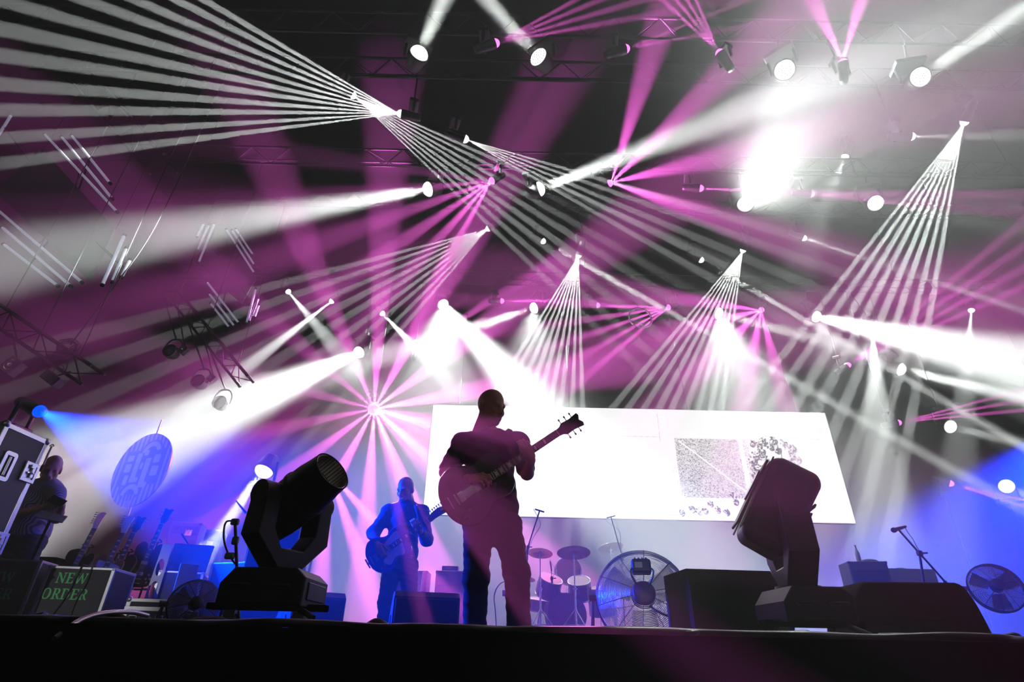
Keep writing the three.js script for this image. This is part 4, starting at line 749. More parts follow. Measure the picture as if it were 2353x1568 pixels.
function cymbal(label, px, py, z, R, tiltX, tiltZ, foot) {
  const c = at(px, py, z), g = thing('cymbal', label, 'cymbal', [c.x, RY, c.z], 0, 'cymbals of the kit'), y = c.y - RY;
  const d = mesh('cymbal_disc', lathe([[0.006, 0.028], [R * 0.1, 0.026], [R * 0.18, 0.012], [R * 0.6, 0.002], [R, -0.008], [R, -0.0095], [R * 0.6, 0.0005], [R * 0.18, 0.0105], [R * 0.1, 0.0245], [0.006, 0.0265]], 48), M.bronze, g);
  d.position.y = y; d.rotation.set(tiltX, 0, tiltZ);
  mesh('stand_tube', [rod(V(0, 0.3, 0), V(0, y + 0.05, 0), 0.01), rod(V(0, 0.12, 0), V(0, y * 0.55, 0), 0.015), cyl(0.02, 0.02, 0.05, 0, y * 0.55, 0, 12), cyl(0.014, 0.012, 0.03, 0, y + 0.045, 0, 10)], M.chrome, g);
  mesh('wing_nut', [box(0.07, 0.018, 0.008, 0, y * 0.55, 0.024), box(0.05, 0.014, 0.008, 0, y - 0.05, 0.016)], M.chrome, g);
  for (let i = 0; i < 3; i++) { const a = i * 2.094 + foot; mesh('tripod_leg', [rod(V(0, 0.34, 0), V(Math.cos(a) * 0.27, 0.012, Math.sin(a) * 0.27), 0.008), rod(V(0, 0.14, 0), V(Math.cos(a) * 0.16, 0.14, Math.sin(a) * 0.16), 0.006), new THREE.SphereGeometry(0.016, 8, 6).translate(Math.cos(a) * 0.27, 0.014, Math.sin(a) * 0.27)], M.chrome, g); }
  return g;
}
{
  const k = at(1299, 1420, 9.1); k.y = RY + 0.29;
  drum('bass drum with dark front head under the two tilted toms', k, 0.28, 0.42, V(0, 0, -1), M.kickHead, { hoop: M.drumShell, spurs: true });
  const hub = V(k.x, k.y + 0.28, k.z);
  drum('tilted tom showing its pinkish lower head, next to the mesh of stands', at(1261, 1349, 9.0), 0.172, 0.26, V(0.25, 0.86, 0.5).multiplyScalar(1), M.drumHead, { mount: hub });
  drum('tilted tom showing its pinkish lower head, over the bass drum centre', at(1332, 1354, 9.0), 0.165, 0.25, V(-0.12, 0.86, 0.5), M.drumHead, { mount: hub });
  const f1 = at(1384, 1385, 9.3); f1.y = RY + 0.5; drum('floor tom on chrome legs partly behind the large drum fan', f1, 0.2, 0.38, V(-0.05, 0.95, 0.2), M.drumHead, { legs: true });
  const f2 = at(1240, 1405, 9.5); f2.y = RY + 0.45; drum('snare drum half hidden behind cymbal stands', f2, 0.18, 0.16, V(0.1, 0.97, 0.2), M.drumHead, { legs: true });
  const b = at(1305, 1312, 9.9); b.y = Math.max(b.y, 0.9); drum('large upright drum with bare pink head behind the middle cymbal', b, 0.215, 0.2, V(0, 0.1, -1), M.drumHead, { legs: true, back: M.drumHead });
  cymbal('cymbal beside the guitarist knee, tilted on a chrome stand', 1241, 1271, 8.55, 0.185, rad(-15), rad(-4), 0.3);
  cymbal('large middle cymbal on the straight chrome stand before the bass drum', 1318, 1270, 8.45, 0.245, rad(-15), 0, 0.9);
  cymbal('cymbal nearest the drum fan, tipped towards the overhead microphone', 1403, 1258, 9.75, 0.215, rad(-14), rad(6), 0.6);
  cymbal('low pair cymbal seen between the guitarist legs and the stands', 1206, 1330, 8.95, 0.16, rad(-10), rad(-6), 0.2);
}
// ---------- microphones on stands ----------
function micStand(label, mic, joint, foot, tail, o = {}) {   // mic end, clutch on the upright, foot on the floor
  const g = thing('microphone_stand', label, 'microphone stand', [foot.x, o.y0 ?? 0, foot.z], 0, o.group), L = (p) => p.clone().sub(g.position), d = unit(joint, mic);
  const j = L(joint), m = L(mic);
  mesh('upright', [rod(V(0, 0.05, 0), j, o.r ?? 0.009)], M.black, g);
  mesh('boom', [rod(j.clone().addScaledVector(d, -tail), m, (o.r ?? 0.009) * 0.85), cyl(0.016, 0.016, 0.1, 0, 0, 0, 8).applyQuaternion(new THREE.Quaternion().setFromUnitVectors(V(0, 1, 0), d)).translate(...j.clone().addScaledVector(d, -tail).toArray())], M.black, g);
  mesh('clutch', [rbox(0.045, 0.05, 0.045, 0.012, j.x, j.y, j.z), rod(j, j.clone().add(V(0.06, 0.0, 0.03)), 0.008)], M.black, g);
  for (let i = 0; i < 3; i++) { const a = i * 2.094 + (o.turn ?? 0.4); mesh('tripod_leg', rod(V(0, 0.09, 0), V(Math.cos(a) * 0.3, 0.012, Math.sin(a) * 0.3), 0.009), M.black, g); }
  const md = o.aim ?? d, mq = new THREE.Quaternion().setFromUnitVectors(V(0, 1, 0), md.clone().normalize());
  const body = mesh('microphone', lathe(o.pencil ? [[0, -0.07], [0.011, -0.07], [0.011, 0.05], [0.0105, 0.07], [0, 0.07]] : [[0, -0.1], [0.011, -0.1], [0.018, 0.02], [0.019, 0.03], [0, 0.03]], 16), M.black, g); body.quaternion.copy(mq); body.position.copy(m);
  if (!o.pencil) mesh('mesh_head', new THREE.SphereGeometry(0.026, 16, 12).scale(1, 1.1, 1).translate(0, 0.048, 0), M.darkSteel, body);
  const a = m.clone().addScaledVector(md, -0.09), pts = [a, a.clone().add(V(0.03, -0.05, -0.02)), m.clone().lerp(j, 0.35).add(V(0.07, -0.02, 0)), m.clone().lerp(j, 0.75).add(V(0.03, 0, 0)), j.clone().add(V(0.015, -0.02, 0.01))];
  mesh('cable', tube(pts, 0.0035, 40, 5), M.cable, g);
  return g;
}
micStand('overhead pencil microphone on a leaning boom beside the guitarist leg', at(1240, 1174, 8.2), at(1213, 1258, 8.2), V(fx(1200, 8.2), 0, -8.2), 0.05, { pencil: true, aim: V(1, -0.3, 0.1), r: 0.012 });
micStand('overhead pencil microphone above the drums, boom leaning to the fan', at(1404, 1188, 8.9), at(1428, 1275, 8.9), V(fx(1436, 8.9), 0, -8.9), 0.05, { pencil: true, aim: V(1, 0.25, 0.1), r: 0.01, y0: 0 });
micStand('vocal microphone on a boom stand in the blue haze', at(2063, 1216, 5.6), at(2113, 1272, 5.6), V(fx(2136, 5.6), 0, -5.6), 0.34, { aim: V(-0.9, -0.25, 0.1), r: 0.011 });
micStand('vocal microphone showing beside the leaning moving head', at(1792, 1118, 4.2), at(1812, 1190, 4.2), V(fx(1822, 4.2), 0, -4.2), 0.1, { aim: V(-1, 0.03, 0.15), r: 0.01 });
micStand('thin boom stand by the grey cases behind the barrel moving head', at(424, 1237, 7.2), at(455, 1282, 7.2), V(fx(470, 7.2), 0, -7.2), 0.1, { pencil: true, aim: V(-0.6, 0.6, 0), r: 0.008 });
micStand('small clip microphone with a cable loop above the tilted tom', at(1266, 1302, 8.8), at(1268, 1330, 8.8), V(fx(1274, 8.8), 0, -8.8), 0.02, { pencil: true, aim: V(0.15, -1, 0), r: 0.006 });
// ---------- flight cases ----------
// box with silver edging on all twelve edges and ball corners; sits on y = 0 of its group
function flightCase(g, w, h, d, edge = 0.028, mats = [M.caseLam, M.edging]) {
  mesh('body', box(w, h, d, 0, h / 2, -d / 2), mats[0], g);
  const e = edge, o = 0.003;
  for (const y of [e / 2, h - e / 2]) for (const z of [-e / 2, -d + e / 2]) mesh('edging', rbox(w + o * 2, e, e + o * 2, 0.004, 0, y, z, 1), mats[1], g);
  for (const x of [-1, 1]) for (const z of [-e / 2, -d + e / 2]) mesh('edging', rbox(e + o * 2, h + o, e + o * 2, 0.004, x * (w / 2 - e / 2), h / 2, z, 1), mats[1], g);
  for (const x of [-1, 1]) for (const y of [e / 2, h - e / 2]) mesh('edging', rbox(e + o * 2, e + o, d + o * 2, 0.004, x * (w / 2 - e / 2), y, -d / 2, 1), mats[1], g);
  for (const x of [-1, 1]) for (const y of [0.012, h - 0.012]) for (const z of [-0.012, -d + 0.012]) mesh('ball_corner', new THREE.SphereGeometry(edge * 0.85, 10, 8).translate(x * (w / 2 - 0.012), y, z), mats[1], g);
  return g;
}
function latch(parent, pos, turnQ, s = 1) {   // butterfly latch: dish plate, wings and hook, lying in local x-y
  const l = new THREE.Group();
  const dish = new THREE.Shape(); dish.moveTo(-0.055, -0.06); dish.lineTo(0.055, -0.06); dish.lineTo(0.055, 0.06); dish.lineTo(-0.055, 0.06); dish.closePath();
  const hole = new THREE.Path(); hole.moveTo(-0.038, -0.042); hole.lineTo(-0.038, 0.042); hole.lineTo(0.038, 0.042); hole.lineTo(0.038, -0.042); hole.closePath(); dish.holes.push(hole);
  const m = mesh('latch', [new THREE.ExtrudeGeometry(dish, { depth: 0.006, bevelEnabled: true, bevelThickness: 0.002, bevelSize: 0.002, bevelSegments: 1 }), box(0.08, 0.09, 0.003, 0, 0, -0.001), cyl(0.024, 0.024, 0.008, 0, -0.005, 0.006, 14).rotateX(0), box(0.02, 0.062, 0.012, 0.012, 0, 0.008), box(0.034, 0.02, 0.014, 0, 0.036, 0.01)], M.edging, parent);
  m.position.copy(pos); m.quaternion.copy(turnQ); m.scale.setScalar(s); return m;
}
{ // the tall case at the near side: its flank faces the stage
  const x = at(25, 970, 4.05).x - 0.03, zn = 4.05, zf = 4.5, h = at(25, 970, 4.05).y, d = zf - zn;
  const g = thing('flight_case', 'tall black flight case with silver edging and recessed handle', 'flight case', [x - 0.4, 0, -zn]);
  flightCase(g, 0.8, h, d, 0.036);
  const q = new THREE.Quaternion().setFromEuler(new THREE.Euler(0, Math.PI / 2, 0)), on = (y, z) => V(0.406, y, z);
  latch(g, on(h * 0.8, -d + 0.06), q, 1.25); latch(g, on(h * 0.42, -d + 0.06), q, 1.25); latch(g, on(h * 0.42, -0.09), q, 1.25);
  const plate = new THREE.Shape(); { const a = 0.06, b = 0.11, r = 0.03; plate.moveTo(-a + r, -b); plate.lineTo(a - r, -b); plate.quadraticCurveTo(a, -b, a, -b + r); plate.lineTo(a, b - r); plate.quadraticCurveTo(a, b, a - r, b); plate.lineTo(-a + r, b); plate.quadraticCurveTo(-a, b, -a, b - r); plate.lineTo(-a, -b + r); plate.quadraticCurveTo(-a, -b, -a + r, -b); }
  const hole = new THREE.Path(); hole.moveTo(-0.032, -0.08); hole.lineTo(-0.032, 0.08); hole.lineTo(0.032, 0.08); hole.lineTo(0.032, -0.08); hole.closePath(); plate.holes.push(hole);
  const hp = mesh('handle_plate', new THREE.ExtrudeGeometry(plate, { depth: 0.006, bevelEnabled: false, curveSegments: 8 }), M.edging, g); hp.position.copy(on(h * 0.79, -d * 0.36)); hp.quaternion.copy(q);
  const hr = mesh('handle_recess', box(0.066, 0.166, 0.004), M.rubber, g); hr.position.copy(on(h * 0.79, -d * 0.36)); hr.quaternion.copy(q);
  const hg = mesh('grip', rbox(0.022, 0.15, 0.014, 0.006), M.alu, g); hg.position.copy(on(h * 0.79, -d * 0.36)).add(V(0.004, 0, 0)); hg.quaternion.copy(q);
  const hk = mesh('hook_bar', [rod(V(0.43, h * 0.86, -d - 0.012), V(0.43, h * 0.97, -d - 0.012), 0.007), new THREE.TorusGeometry(0.016, 0.005, 6, 14, Math.PI).translate(0.43, h * 0.97, -d - 0.012)], M.steel, g);
}
const font = await new FontLoader().loadAsync('fonts/droid/droid_serif_bold.typeface.json');
function stencil(parent, text, size, x, y, z, mat) { const t = new TextGeometry(text, { font, size, depth: 0.0015, curveSegments: 4 }); const m = mesh('lettering', t.scale(0.82, 1, 1).translate(x, y, z), mat, parent); return m; }
{
  const z = 5.2, a = at(75, 1434, z), b = at(203, 1447, z), w = 0.52, h = at(190, 1303, z).y;
  const g = thing('flight_case', 'worn black case with green stencilled words and chipped silver edging', 'flight case', [(a.x + b.x) / 2, 0, -z], rad(12));
  flightCase(g, w, h, 0.5, 0.022, [std(0x2c2c36, 0.75, 0, { bumpMap: grain, bumpScale: 0.001 }), std(0xa6a8b0, 0.4, 0.75)]);
  const green = std(0x4fae6a, 0.7);
  stencil(g, 'NEW', 0.085, -0.17, h * 0.74, 0.001, green); stencil(g, 'ORDER', 0.085, -0.235, h * 0.5, 0.001, green);
  mesh('hanging_cable', [tube([V(0.02, h + 0.004, -0.05), V(0.0, h + 0.012, 0.01), V(-0.03, h * 0.6, 0.012), V(-0.1, h * 0.2, 0.012), V(-0.13, 0.02, 0.02)], 0.005, 30, 5), tube([V(0.09, h + 0.004, -0.05), V(0.08, h + 0.01, 0.01), V(0.08, h * 0.75, 0.012), V(0.05, h * 0.45, 0.012), V(0.05, 0.12, 0.014)], 0.004, 30, 5)], M.cable, g);
  mesh('cable_plug', cyl(0.012, 0.018, 0.09, 0.05, 0.08, 0.016, 10), M.rubber, g);
}
{
  const z = 5.05, g = thing('flight_case', 'dark case in shadow with the same worn stencilled words', 'flight case', [fx(-58, z), 0, -z], rad(16));
  flightCase(g, 0.5, 0.56, 0.34, 0.02, [std(0x2c2c36, 0.75, 0, { bumpMap: grain, bumpScale: 0.001 }), std(0xa6a8b0, 0.4, 0.75)]); const dk = std(0x4fae6a, 0.7);
  stencil(g, 'NEW', 0.08, -0.13, 0.38, 0.001, dk); stencil(g, 'ORDER', 0.08, -0.2, 0.25, 0.001, dk);
  const lid = thing('music_desk', 'small grey desk board before the person with the phone', 'desk', [at(118, 1188, 5.2).x, at(118, 1188, 5.2).y, -5.2]);
  mesh('lid_panel', rbox(0.22, 0.012, 0.09, 0.004), std(0x6a6a70, 0.7), lid); lid.rotation.set(0.9, 0.2, -0.45);
  mesh('lid_support', rod(V(0, 0, -0.02), V(-0.12, -lid.position.y, -0.1), 0.012), M.blackMatte, lid);
  const t = thing('side_desk', 'low dark desk behind the stencilled cases', 'desk', [fx(-45, 7.0), 0, -7.0], rad(10));
  mesh('desk_top', rbox(1.1, 0.05, 0.4, 0.01, 0, 0.78, 0), M.blackMatte, t); mesh('front_panel', box(1.0, 0.5, 0.03, 0, 0.52, 0.18), M.blackMatte, t); for (const s of [-1, 1]) mesh('leg', box(0.05, 0.78, 0.45, s * 0.5, 0.39, 0), M.blackMatte, t);
}
{
  const z = 5.3, w = 0.37, h = at(330, 1376, z).y, g = thing('flight_case', 'small battered silver-edged case with two recessed handles', 'flight case', [fx(322, z), 0, -z], rad(12));
  flightCase(g, w, h, 0.4, 0.03, [std(0x3a3a42, 0.7), std(0xb8bac0, 0.4, 0.8)]);
  mesh('lid_band', rbox(w + 0.008, 0.035, 0.01, 0.003, 0, h * 0.72, 0.004), M.edging, g);
  for (const s of [-1, 1]) { mesh('handle_recess', rbox(0.07, 0.09, 0.008, 0.004, s * w * 0.28, h * 0.4, 0.004), M.rubber, g); mesh('handle_plate', [torus(0.05, 0.006, 4, 4).rotateZ(Math.PI / 4).scale(0.8, 1.1, 1).translate(s * w * 0.28, h * 0.4, 0.008)], M.edging, g); }
  mesh('sticker', new THREE.CircleGeometry(0.055, 9).translate(0.01, h * 0.36, 0.007), std(0xb49a96, 0.8), g);
}
{ // open grey cases behind the left moving head
  const z = 6.4; let g = thing('flight_case', 'large grey case with silver edging under the slanting white beam', 'flight case', [fx(487, z), 0, -z], rad(-22));
  flightCase(g, 0.52, at(480, 1292, z).y, 0.5, 0.022, [std(0x4a4a56, 0.7), M.edging]);
  g = thing('flight_case', 'grey case with tilted open lid beside the floor fan', 'flight case', [fx(400, z), 0, -z + 0.2], rad(20));
  const h = at(420, 1318, z).y; flightCase(g, 0.42, h, 0.42, 0.022, [std(0x44444e, 0.7), M.edging]);
  const l = mesh('open_lid', rbox(0.4, 0.03, 0.34, 0.006, 0, 0, -0.17), std(0x3c3c46, 0.7), g); l.position.set(0, h + 0.02, -0.16); l.rotation.x = 1.0;
  const p = thing('ramp_board', 'pale grey board leaning against the cases by the floor fan', 'board', [fx(392, 5.6), 0, -5.6], rad(35));
  const pm = mesh('board_panel', rbox(0.16, 0.62, 0.03, 0.006, 0, 0.31, 0), std(0x8a8c92, 0.6, 0.2), p); pm.rotation.set(-0.1, 0, 0.0);
}
// ---------- amplifiers ----------
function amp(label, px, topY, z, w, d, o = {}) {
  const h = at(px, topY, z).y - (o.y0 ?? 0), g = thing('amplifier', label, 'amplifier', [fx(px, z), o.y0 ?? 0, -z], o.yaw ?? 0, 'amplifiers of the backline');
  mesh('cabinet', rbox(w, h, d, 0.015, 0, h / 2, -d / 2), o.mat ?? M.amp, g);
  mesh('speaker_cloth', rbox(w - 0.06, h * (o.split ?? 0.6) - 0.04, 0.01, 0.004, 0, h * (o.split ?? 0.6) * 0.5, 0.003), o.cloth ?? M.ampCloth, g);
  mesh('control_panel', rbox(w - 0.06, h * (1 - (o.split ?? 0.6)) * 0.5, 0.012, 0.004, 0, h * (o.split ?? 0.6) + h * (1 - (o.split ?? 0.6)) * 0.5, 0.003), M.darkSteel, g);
  for (let i = 0; i < 6; i++) mesh('knob', cyl(0.01, 0.009, 0.016, 0, 0, 0, 10).rotateX(Math.PI / 2).translate(-w * 0.3 + i * w * 0.1, h * (o.split ?? 0.6) + h * (1 - (o.split ?? 0.6)) * 0.5, 0.014), M.black, g);
  if (!o.bare) mesh('carry_handle', tube([V(-0.08, h, -d / 2), V(-0.07, h + 0.02, -d / 2), V(0.07, h + 0.02, -d / 2), V(0.08, h, -d / 2)], 0.008, 16, 6), M.rubber, g);
  for (const sx of [-1, 1]) for (const sy of [0.02, h - 0.02]) mesh('corner_guard', rbox(0.04, 0.04, 0.04, 0.01, sx * (w / 2 - 0.016), sy, -0.014, 1), M.rubber, g);
  if (o.labels) for (const [lx, ly] of o.labels) mesh('paper_label', box(0.09, 0.08, 0.002, lx, h * ly, 0.012), M.paper, g);
  return { g, h };
}
{
  const a = amp('dark amplifier stack standing just behind the front guitarist', 1040, 1312, 8.6, 0.6, 0.4, { split: 0.72, bare: true });
  const t = thing('effects_unit', 'small box resting on the amplifier behind the front guitarist', 'amplifier', [fx(1022, 8.6), a.h + 0.001, -8.8]); mesh('unit_case', rbox(0.24, 0.075, 0.2, 0.008, 0, 0.0375, -0.0), M.amp, t); mesh('unit_panel', rbox(0.2, 0.04, 0.008, 0.003, 0, 0.04, 0.1), M.darkSteel, t);
  amp('amplifier with a pale side strip behind the navy-shirted guitarist', 925, 1310, 8.0, 0.5, 0.4, { mat: std(0x2a2a32, 0.8) });
  const s = thing('equipment_panel', 'narrow white panel standing beside the navy-shirted guitarist', 'panel', [fx(958, 7.9), 0, -7.7]); mesh('panel_board', rbox(0.055, at(957, 1312, 7.7).y, 0.03, 0.004, 0, at(957, 1312, 7.7).y / 2, 0), std(0xd8dade, 0.6), s); mesh('panel_bolts', [0.2, 0.5, 0.8].map((k) => cyl(0.006, 0.006, 0.01, 0, at(957, 1312, 7.7).y * k, 0.016, 8)), M.steel, s);
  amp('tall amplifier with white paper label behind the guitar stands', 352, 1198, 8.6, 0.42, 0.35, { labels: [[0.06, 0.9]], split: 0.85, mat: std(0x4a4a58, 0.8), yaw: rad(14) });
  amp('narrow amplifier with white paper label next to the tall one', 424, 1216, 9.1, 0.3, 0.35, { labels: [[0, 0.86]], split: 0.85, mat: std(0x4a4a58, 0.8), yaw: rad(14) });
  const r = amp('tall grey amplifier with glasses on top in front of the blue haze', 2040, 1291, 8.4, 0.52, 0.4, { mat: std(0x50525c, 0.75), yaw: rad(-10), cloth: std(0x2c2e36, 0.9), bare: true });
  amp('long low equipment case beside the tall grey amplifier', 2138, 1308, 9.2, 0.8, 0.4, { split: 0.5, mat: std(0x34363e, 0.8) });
  amp('small low amplifier behind the leaning moving head', 1970, 1372, 8.0, 0.24, 0.3, { mat: std(0x3a3c44, 0.8) });
  const glass = new THREE.MeshPhysicalMaterial({ color: 0xffffff, roughness: 0.05, transmission: 1, thickness: 0.0 });
  const topY = r.h, gx = fx(2040, 8.4);
  for (let i = 0; i < 3; i++) { const t = thing('drinking_glass', 'clear drinking glass in the row on the grey amplifier', 'glass', [gx - 0.2 + i * 0.055, topY, -8.5 - i * 0.02], 0, 'glasses on the grey amplifier'); mesh('glass_wall', lathe([[0.018, 0.004], [0.024, 0.1], [0.026, 0.1], [0.021, 0.0], [0, 0.0], [0, 0.004]], 16), glass, t); }
  const bt = thing('bottle', 'clear bottle standing among the glasses on the grey amplifier', 'bottle', [gx - 0.02, topY, -8.55]); mesh('bottle_body', lathe([[0, 0], [0.032, 0.002], [0.033, 0.12], [0.026, 0.15], [0.012, 0.19], [0.012, 0.22], [0, 0.222]], 18), std(0xc8d0d8, 0.12, 0.1), bt); mesh('cap', cyl(0.0135, 0.0135, 0.02, 0, 0.228, 0, 12), M.paper, bt);
  const bag = thing('folded_cloth', 'dark soft heap lying on top of the grey amplifier', 'cloth', [gx + 0.16, topY, -8.6]); mesh('cloth_heap', new THREE.SphereGeometry(0.13, 18, 10, 0, Math.PI * 2, 0, Math.PI / 2).scale(1.1, 0.45, 0.8), M.amp, bag);
  const kit = thing('flight_case', 'small pale rack case at the foot of the drums, between the guitarist legs', 'flight case', [fx(1136, 8.3), 0, -8.3]); flightCase(kit, 0.22, 0.2, 0.3, 0.016, [std(0x6a6c78, 0.6), M.edging]);
  const rk = thing('flight_case', 'larger rack case beside the small pale one by the drums', 'flight case', [fx(1172, 8.7), 0, -8.7]); flightCase(rk, 0.3, 0.24, 0.3, 0.016, [std(0x4a4c58, 0.6), M.edging]);
  const gl = thing('gooseneck_lamp', 'gooseneck with a round clip and square hood by the drums', 'lamp', [fx(1136, 8.25), 0.2, -8.4]);
  mesh('gooseneck', tube([V(0.02, 0, 0), V(0.0, 0.22, 0), V(-0.02, 0.42, 0), V(0.06, 0.56, 0), V(0.17, 0.6, 0)], 0.008, 40, 6), M.black, gl); mesh('clip_ring', torus(0.055, 0.006, 28, 6).translate(0.225, 0.6, 0), M.black, gl); mesh('hood', rbox(0.1, 0.08, 0.05, 0.01, 0.14, 0.44, 0), std(0x707480, 0.5), gl); mesh('hood_arm', rod(V(0.17, 0.47, 0), V(0.2, 0.57, 0), 0.005), M.black, gl); mesh('clamp_foot', cyl(0.03, 0.03, 0.02, 0.02, 0.01, 0, 12), M.black, gl);
}
// ---------- guitars waiting on stands ----------
{
  const finishes = [std(0x3a1410, 0.25), std(0x7a5a30, 0.3), std(0x2a1a14, 0.3), std(0x4a1a16, 0.2)];
  const spots = [[238, 1176, 7.0, 'single', 'upright guitar with pale headstock at the dark end of the guitar row'], [303, 1184, 6.6, 'single', 'upright guitar with bright cream headstock below the round emblem'], [326, 1186, 7.0, 'semi', 'upright guitar with slim dark headstock before the labelled amplifier'], [389, 1168, 7.3, 'semi', 'upright guitar with tall neck crossing both labelled amplifiers']];
  spots.forEach(([px, py, z, kind, label], i) => {
    const tip = at(px, py, z), sc = 1.05, g = guitar('electric_guitar', label, { kind, finish: finishes[i], neck: std(0xb08a5c, 0.4), finish2: kind === 'single' ? std(0xd8c4a8, 0.4) : std(0x17100e, 0.4), pickguard: i === 1 ? M.pearl : undefined, scale: sc });
    const x = tip.x - 0.04, dir = V(0.06, 1, -0.12).normalize(), c = tip.clone().addScaledVector(dir, -0.64 * sc);
    layGuitar(g, c, dir, V(0.35, 0.1, 1).normalize());
    const st = thing('guitar_stand', 'black stand holding ' + label.replace(/^upright/, 'the'), 'guitar stand', [c.x, 0, c.z], 0);
    const y = c.y; mesh('stand_post', rod(V(0, 0.03, -0.1), V(0.02, y + 0.25, -0.1), 0.012), M.black, st); mesh('neck_cradle', tube([V(-0.03, y + 0.27, -0.04), V(-0.03, y + 0.25, -0.1), V(0.07, y + 0.25, -0.1), V(0.07, y + 0.27, -0.04)], 0.009, 16, 6), M.rubber, st);
    mesh('body_rest', [rod(V(-0.1, y - 0.29 * sc, 0.04), V(-0.1, y - 0.28 * sc, -0.1), 0.01), rod(V(0.1, y - 0.29 * sc, 0.04), V(0.1, y - 0.28 * sc, -0.1), 0.01), rod(V(-0.1, y - 0.285 * sc, -0.1), V(0.1, y - 0.285 * sc, -0.1), 0.01)], M.rubber, st);
    for (let k = 0; k < 3; k++) { const a = k * 2.094 + 0.5; mesh('leg', rod(V(0, 0.12, -0.1), V(Math.cos(a) * 0.28, 0.01, Math.sin(a) * 0.28 - 0.1), 0.01), M.black, st); }
  });
  // a rack rail with three oval openings
  const z = 6.1, top = at(386, 1246, z), bot = at(352, 1378, z), len = top.y - 0.02, s = new THREE.Shape([[-0.06, 0], [0.06, 0], [0.055, len], [-0.035, len]].map(([a, b]) => new THREE.Vector2(a, b)));
  for (let k = 0; k < 3; k++) { const p = new THREE.Path(); p.absellipse(0.002, len * (0.24 + k * 0.245), 0.034, len * 0.095, 0, Math.PI * 2, true); s.holes.push(p); }
  const r = thing('rack_rail', 'tall grey side rail with three oval openings among the guitars', 'rack', [top.x, 0, -z], rad(18)); mesh('rail_plate', new THREE.ExtrudeGeometry(s, { depth: 0.02, bevelEnabled: false, curveSegments: 20 }), std(0x9c9ca6, 0.5, 0.3), r);
  mesh('rail_foot', rbox(0.16, 0.02, 0.2, 0.005, 0, 0.01, 0), M.blackMatte, r); mesh('indicator_lamp', new THREE.OctahedronGeometry(0.012).translate(0.03, len * 0.06, 0.022), new THREE.MeshStandardMaterial({ color: 0x103010, emissive: 0x20ff60, emissiveIntensity: 1 / EXPOSURE }), r);
}
// ---------- round emblem on a pole ----------
{
  const z = 8.2, c = at(325, 1079, z), g = thing('round_emblem', 'round pale emblem of stripes and block shapes on a slim pole', 'sign', [c.x, 0, -z], rad(-20));
  const R = 0.56, tex = canvasTex(512, 512, (k) => {
    k.fillStyle = '#b2b9e6'; k.fillRect(0, 0, 512, 512); k.fillStyle = '#e8ebff';  // colours paled to stand for the haze in front of the disc
    for (let x = 8; x < 512; x += 40) k.fillRect(x, 0, 20, 512);
    k.fillStyle = '#b2b9e6'; k.fillRect(70, 118, 372, 250); k.beginPath(); k.ellipse(300, 110, 90, 60, 0, 0, 7); k.fill(); k.beginPath(); k.ellipse(230, 400, 100, 70, 0, 0, 7); k.fill();
    k.fillStyle = '#f4f5ff'; const blk = (x, y, w, h) => { k.beginPath(); k.roundRect(x, y, w, h, 10); k.fill(); };
    blk(95, 150, 60, 44); blk(95, 210, 60, 60); blk(120, 290, 40, 70); blk(180, 140, 46, 200); blk(180, 310, 76, 34); blk(236, 210, 26, 46); blk(275, 180, 50, 200); blk(275, 350, 80, 34); blk(345, 160, 60, 60); blk(352, 240, 66, 70); blk(240, 120, 40, 40);
    k.lineWidth = 34; k.strokeStyle = '#f4f5ff'; k.beginPath(); k.arc(300, 150, 70, Math.PI * 1.05, Math.PI * 1.9); k.stroke(); k.beginPath(); k.arc(225, 440, 66, Math.PI * 1.05, Math.PI * 1.95); k.stroke();
    k.fillStyle = '#e8ebff'; for (let x = 172; x < 290; x += 30) k.fillRect(x, 430, 12, 82);
  });
  const d = mesh('emblem_disc', new THREE.CylinderGeometry(R, R, 0.02, 56).rotateX(Math.PI / 2).rotateZ(Math.PI / 2), [M.steel, std(0xffffff, 0.7, 0, { map: tex }), M.black], g); d.position.y = c.y;
  mesh('pole', rod(V(0.02, 0.03, -0.03), V(0.02, c.y + 0.8, -0.03), 0.012), M.alu, g); mesh('pole_base', cyl(0.22, 0.2, 0.03, 0.02, 0.015, -0.03, 24), M.black, g);
}
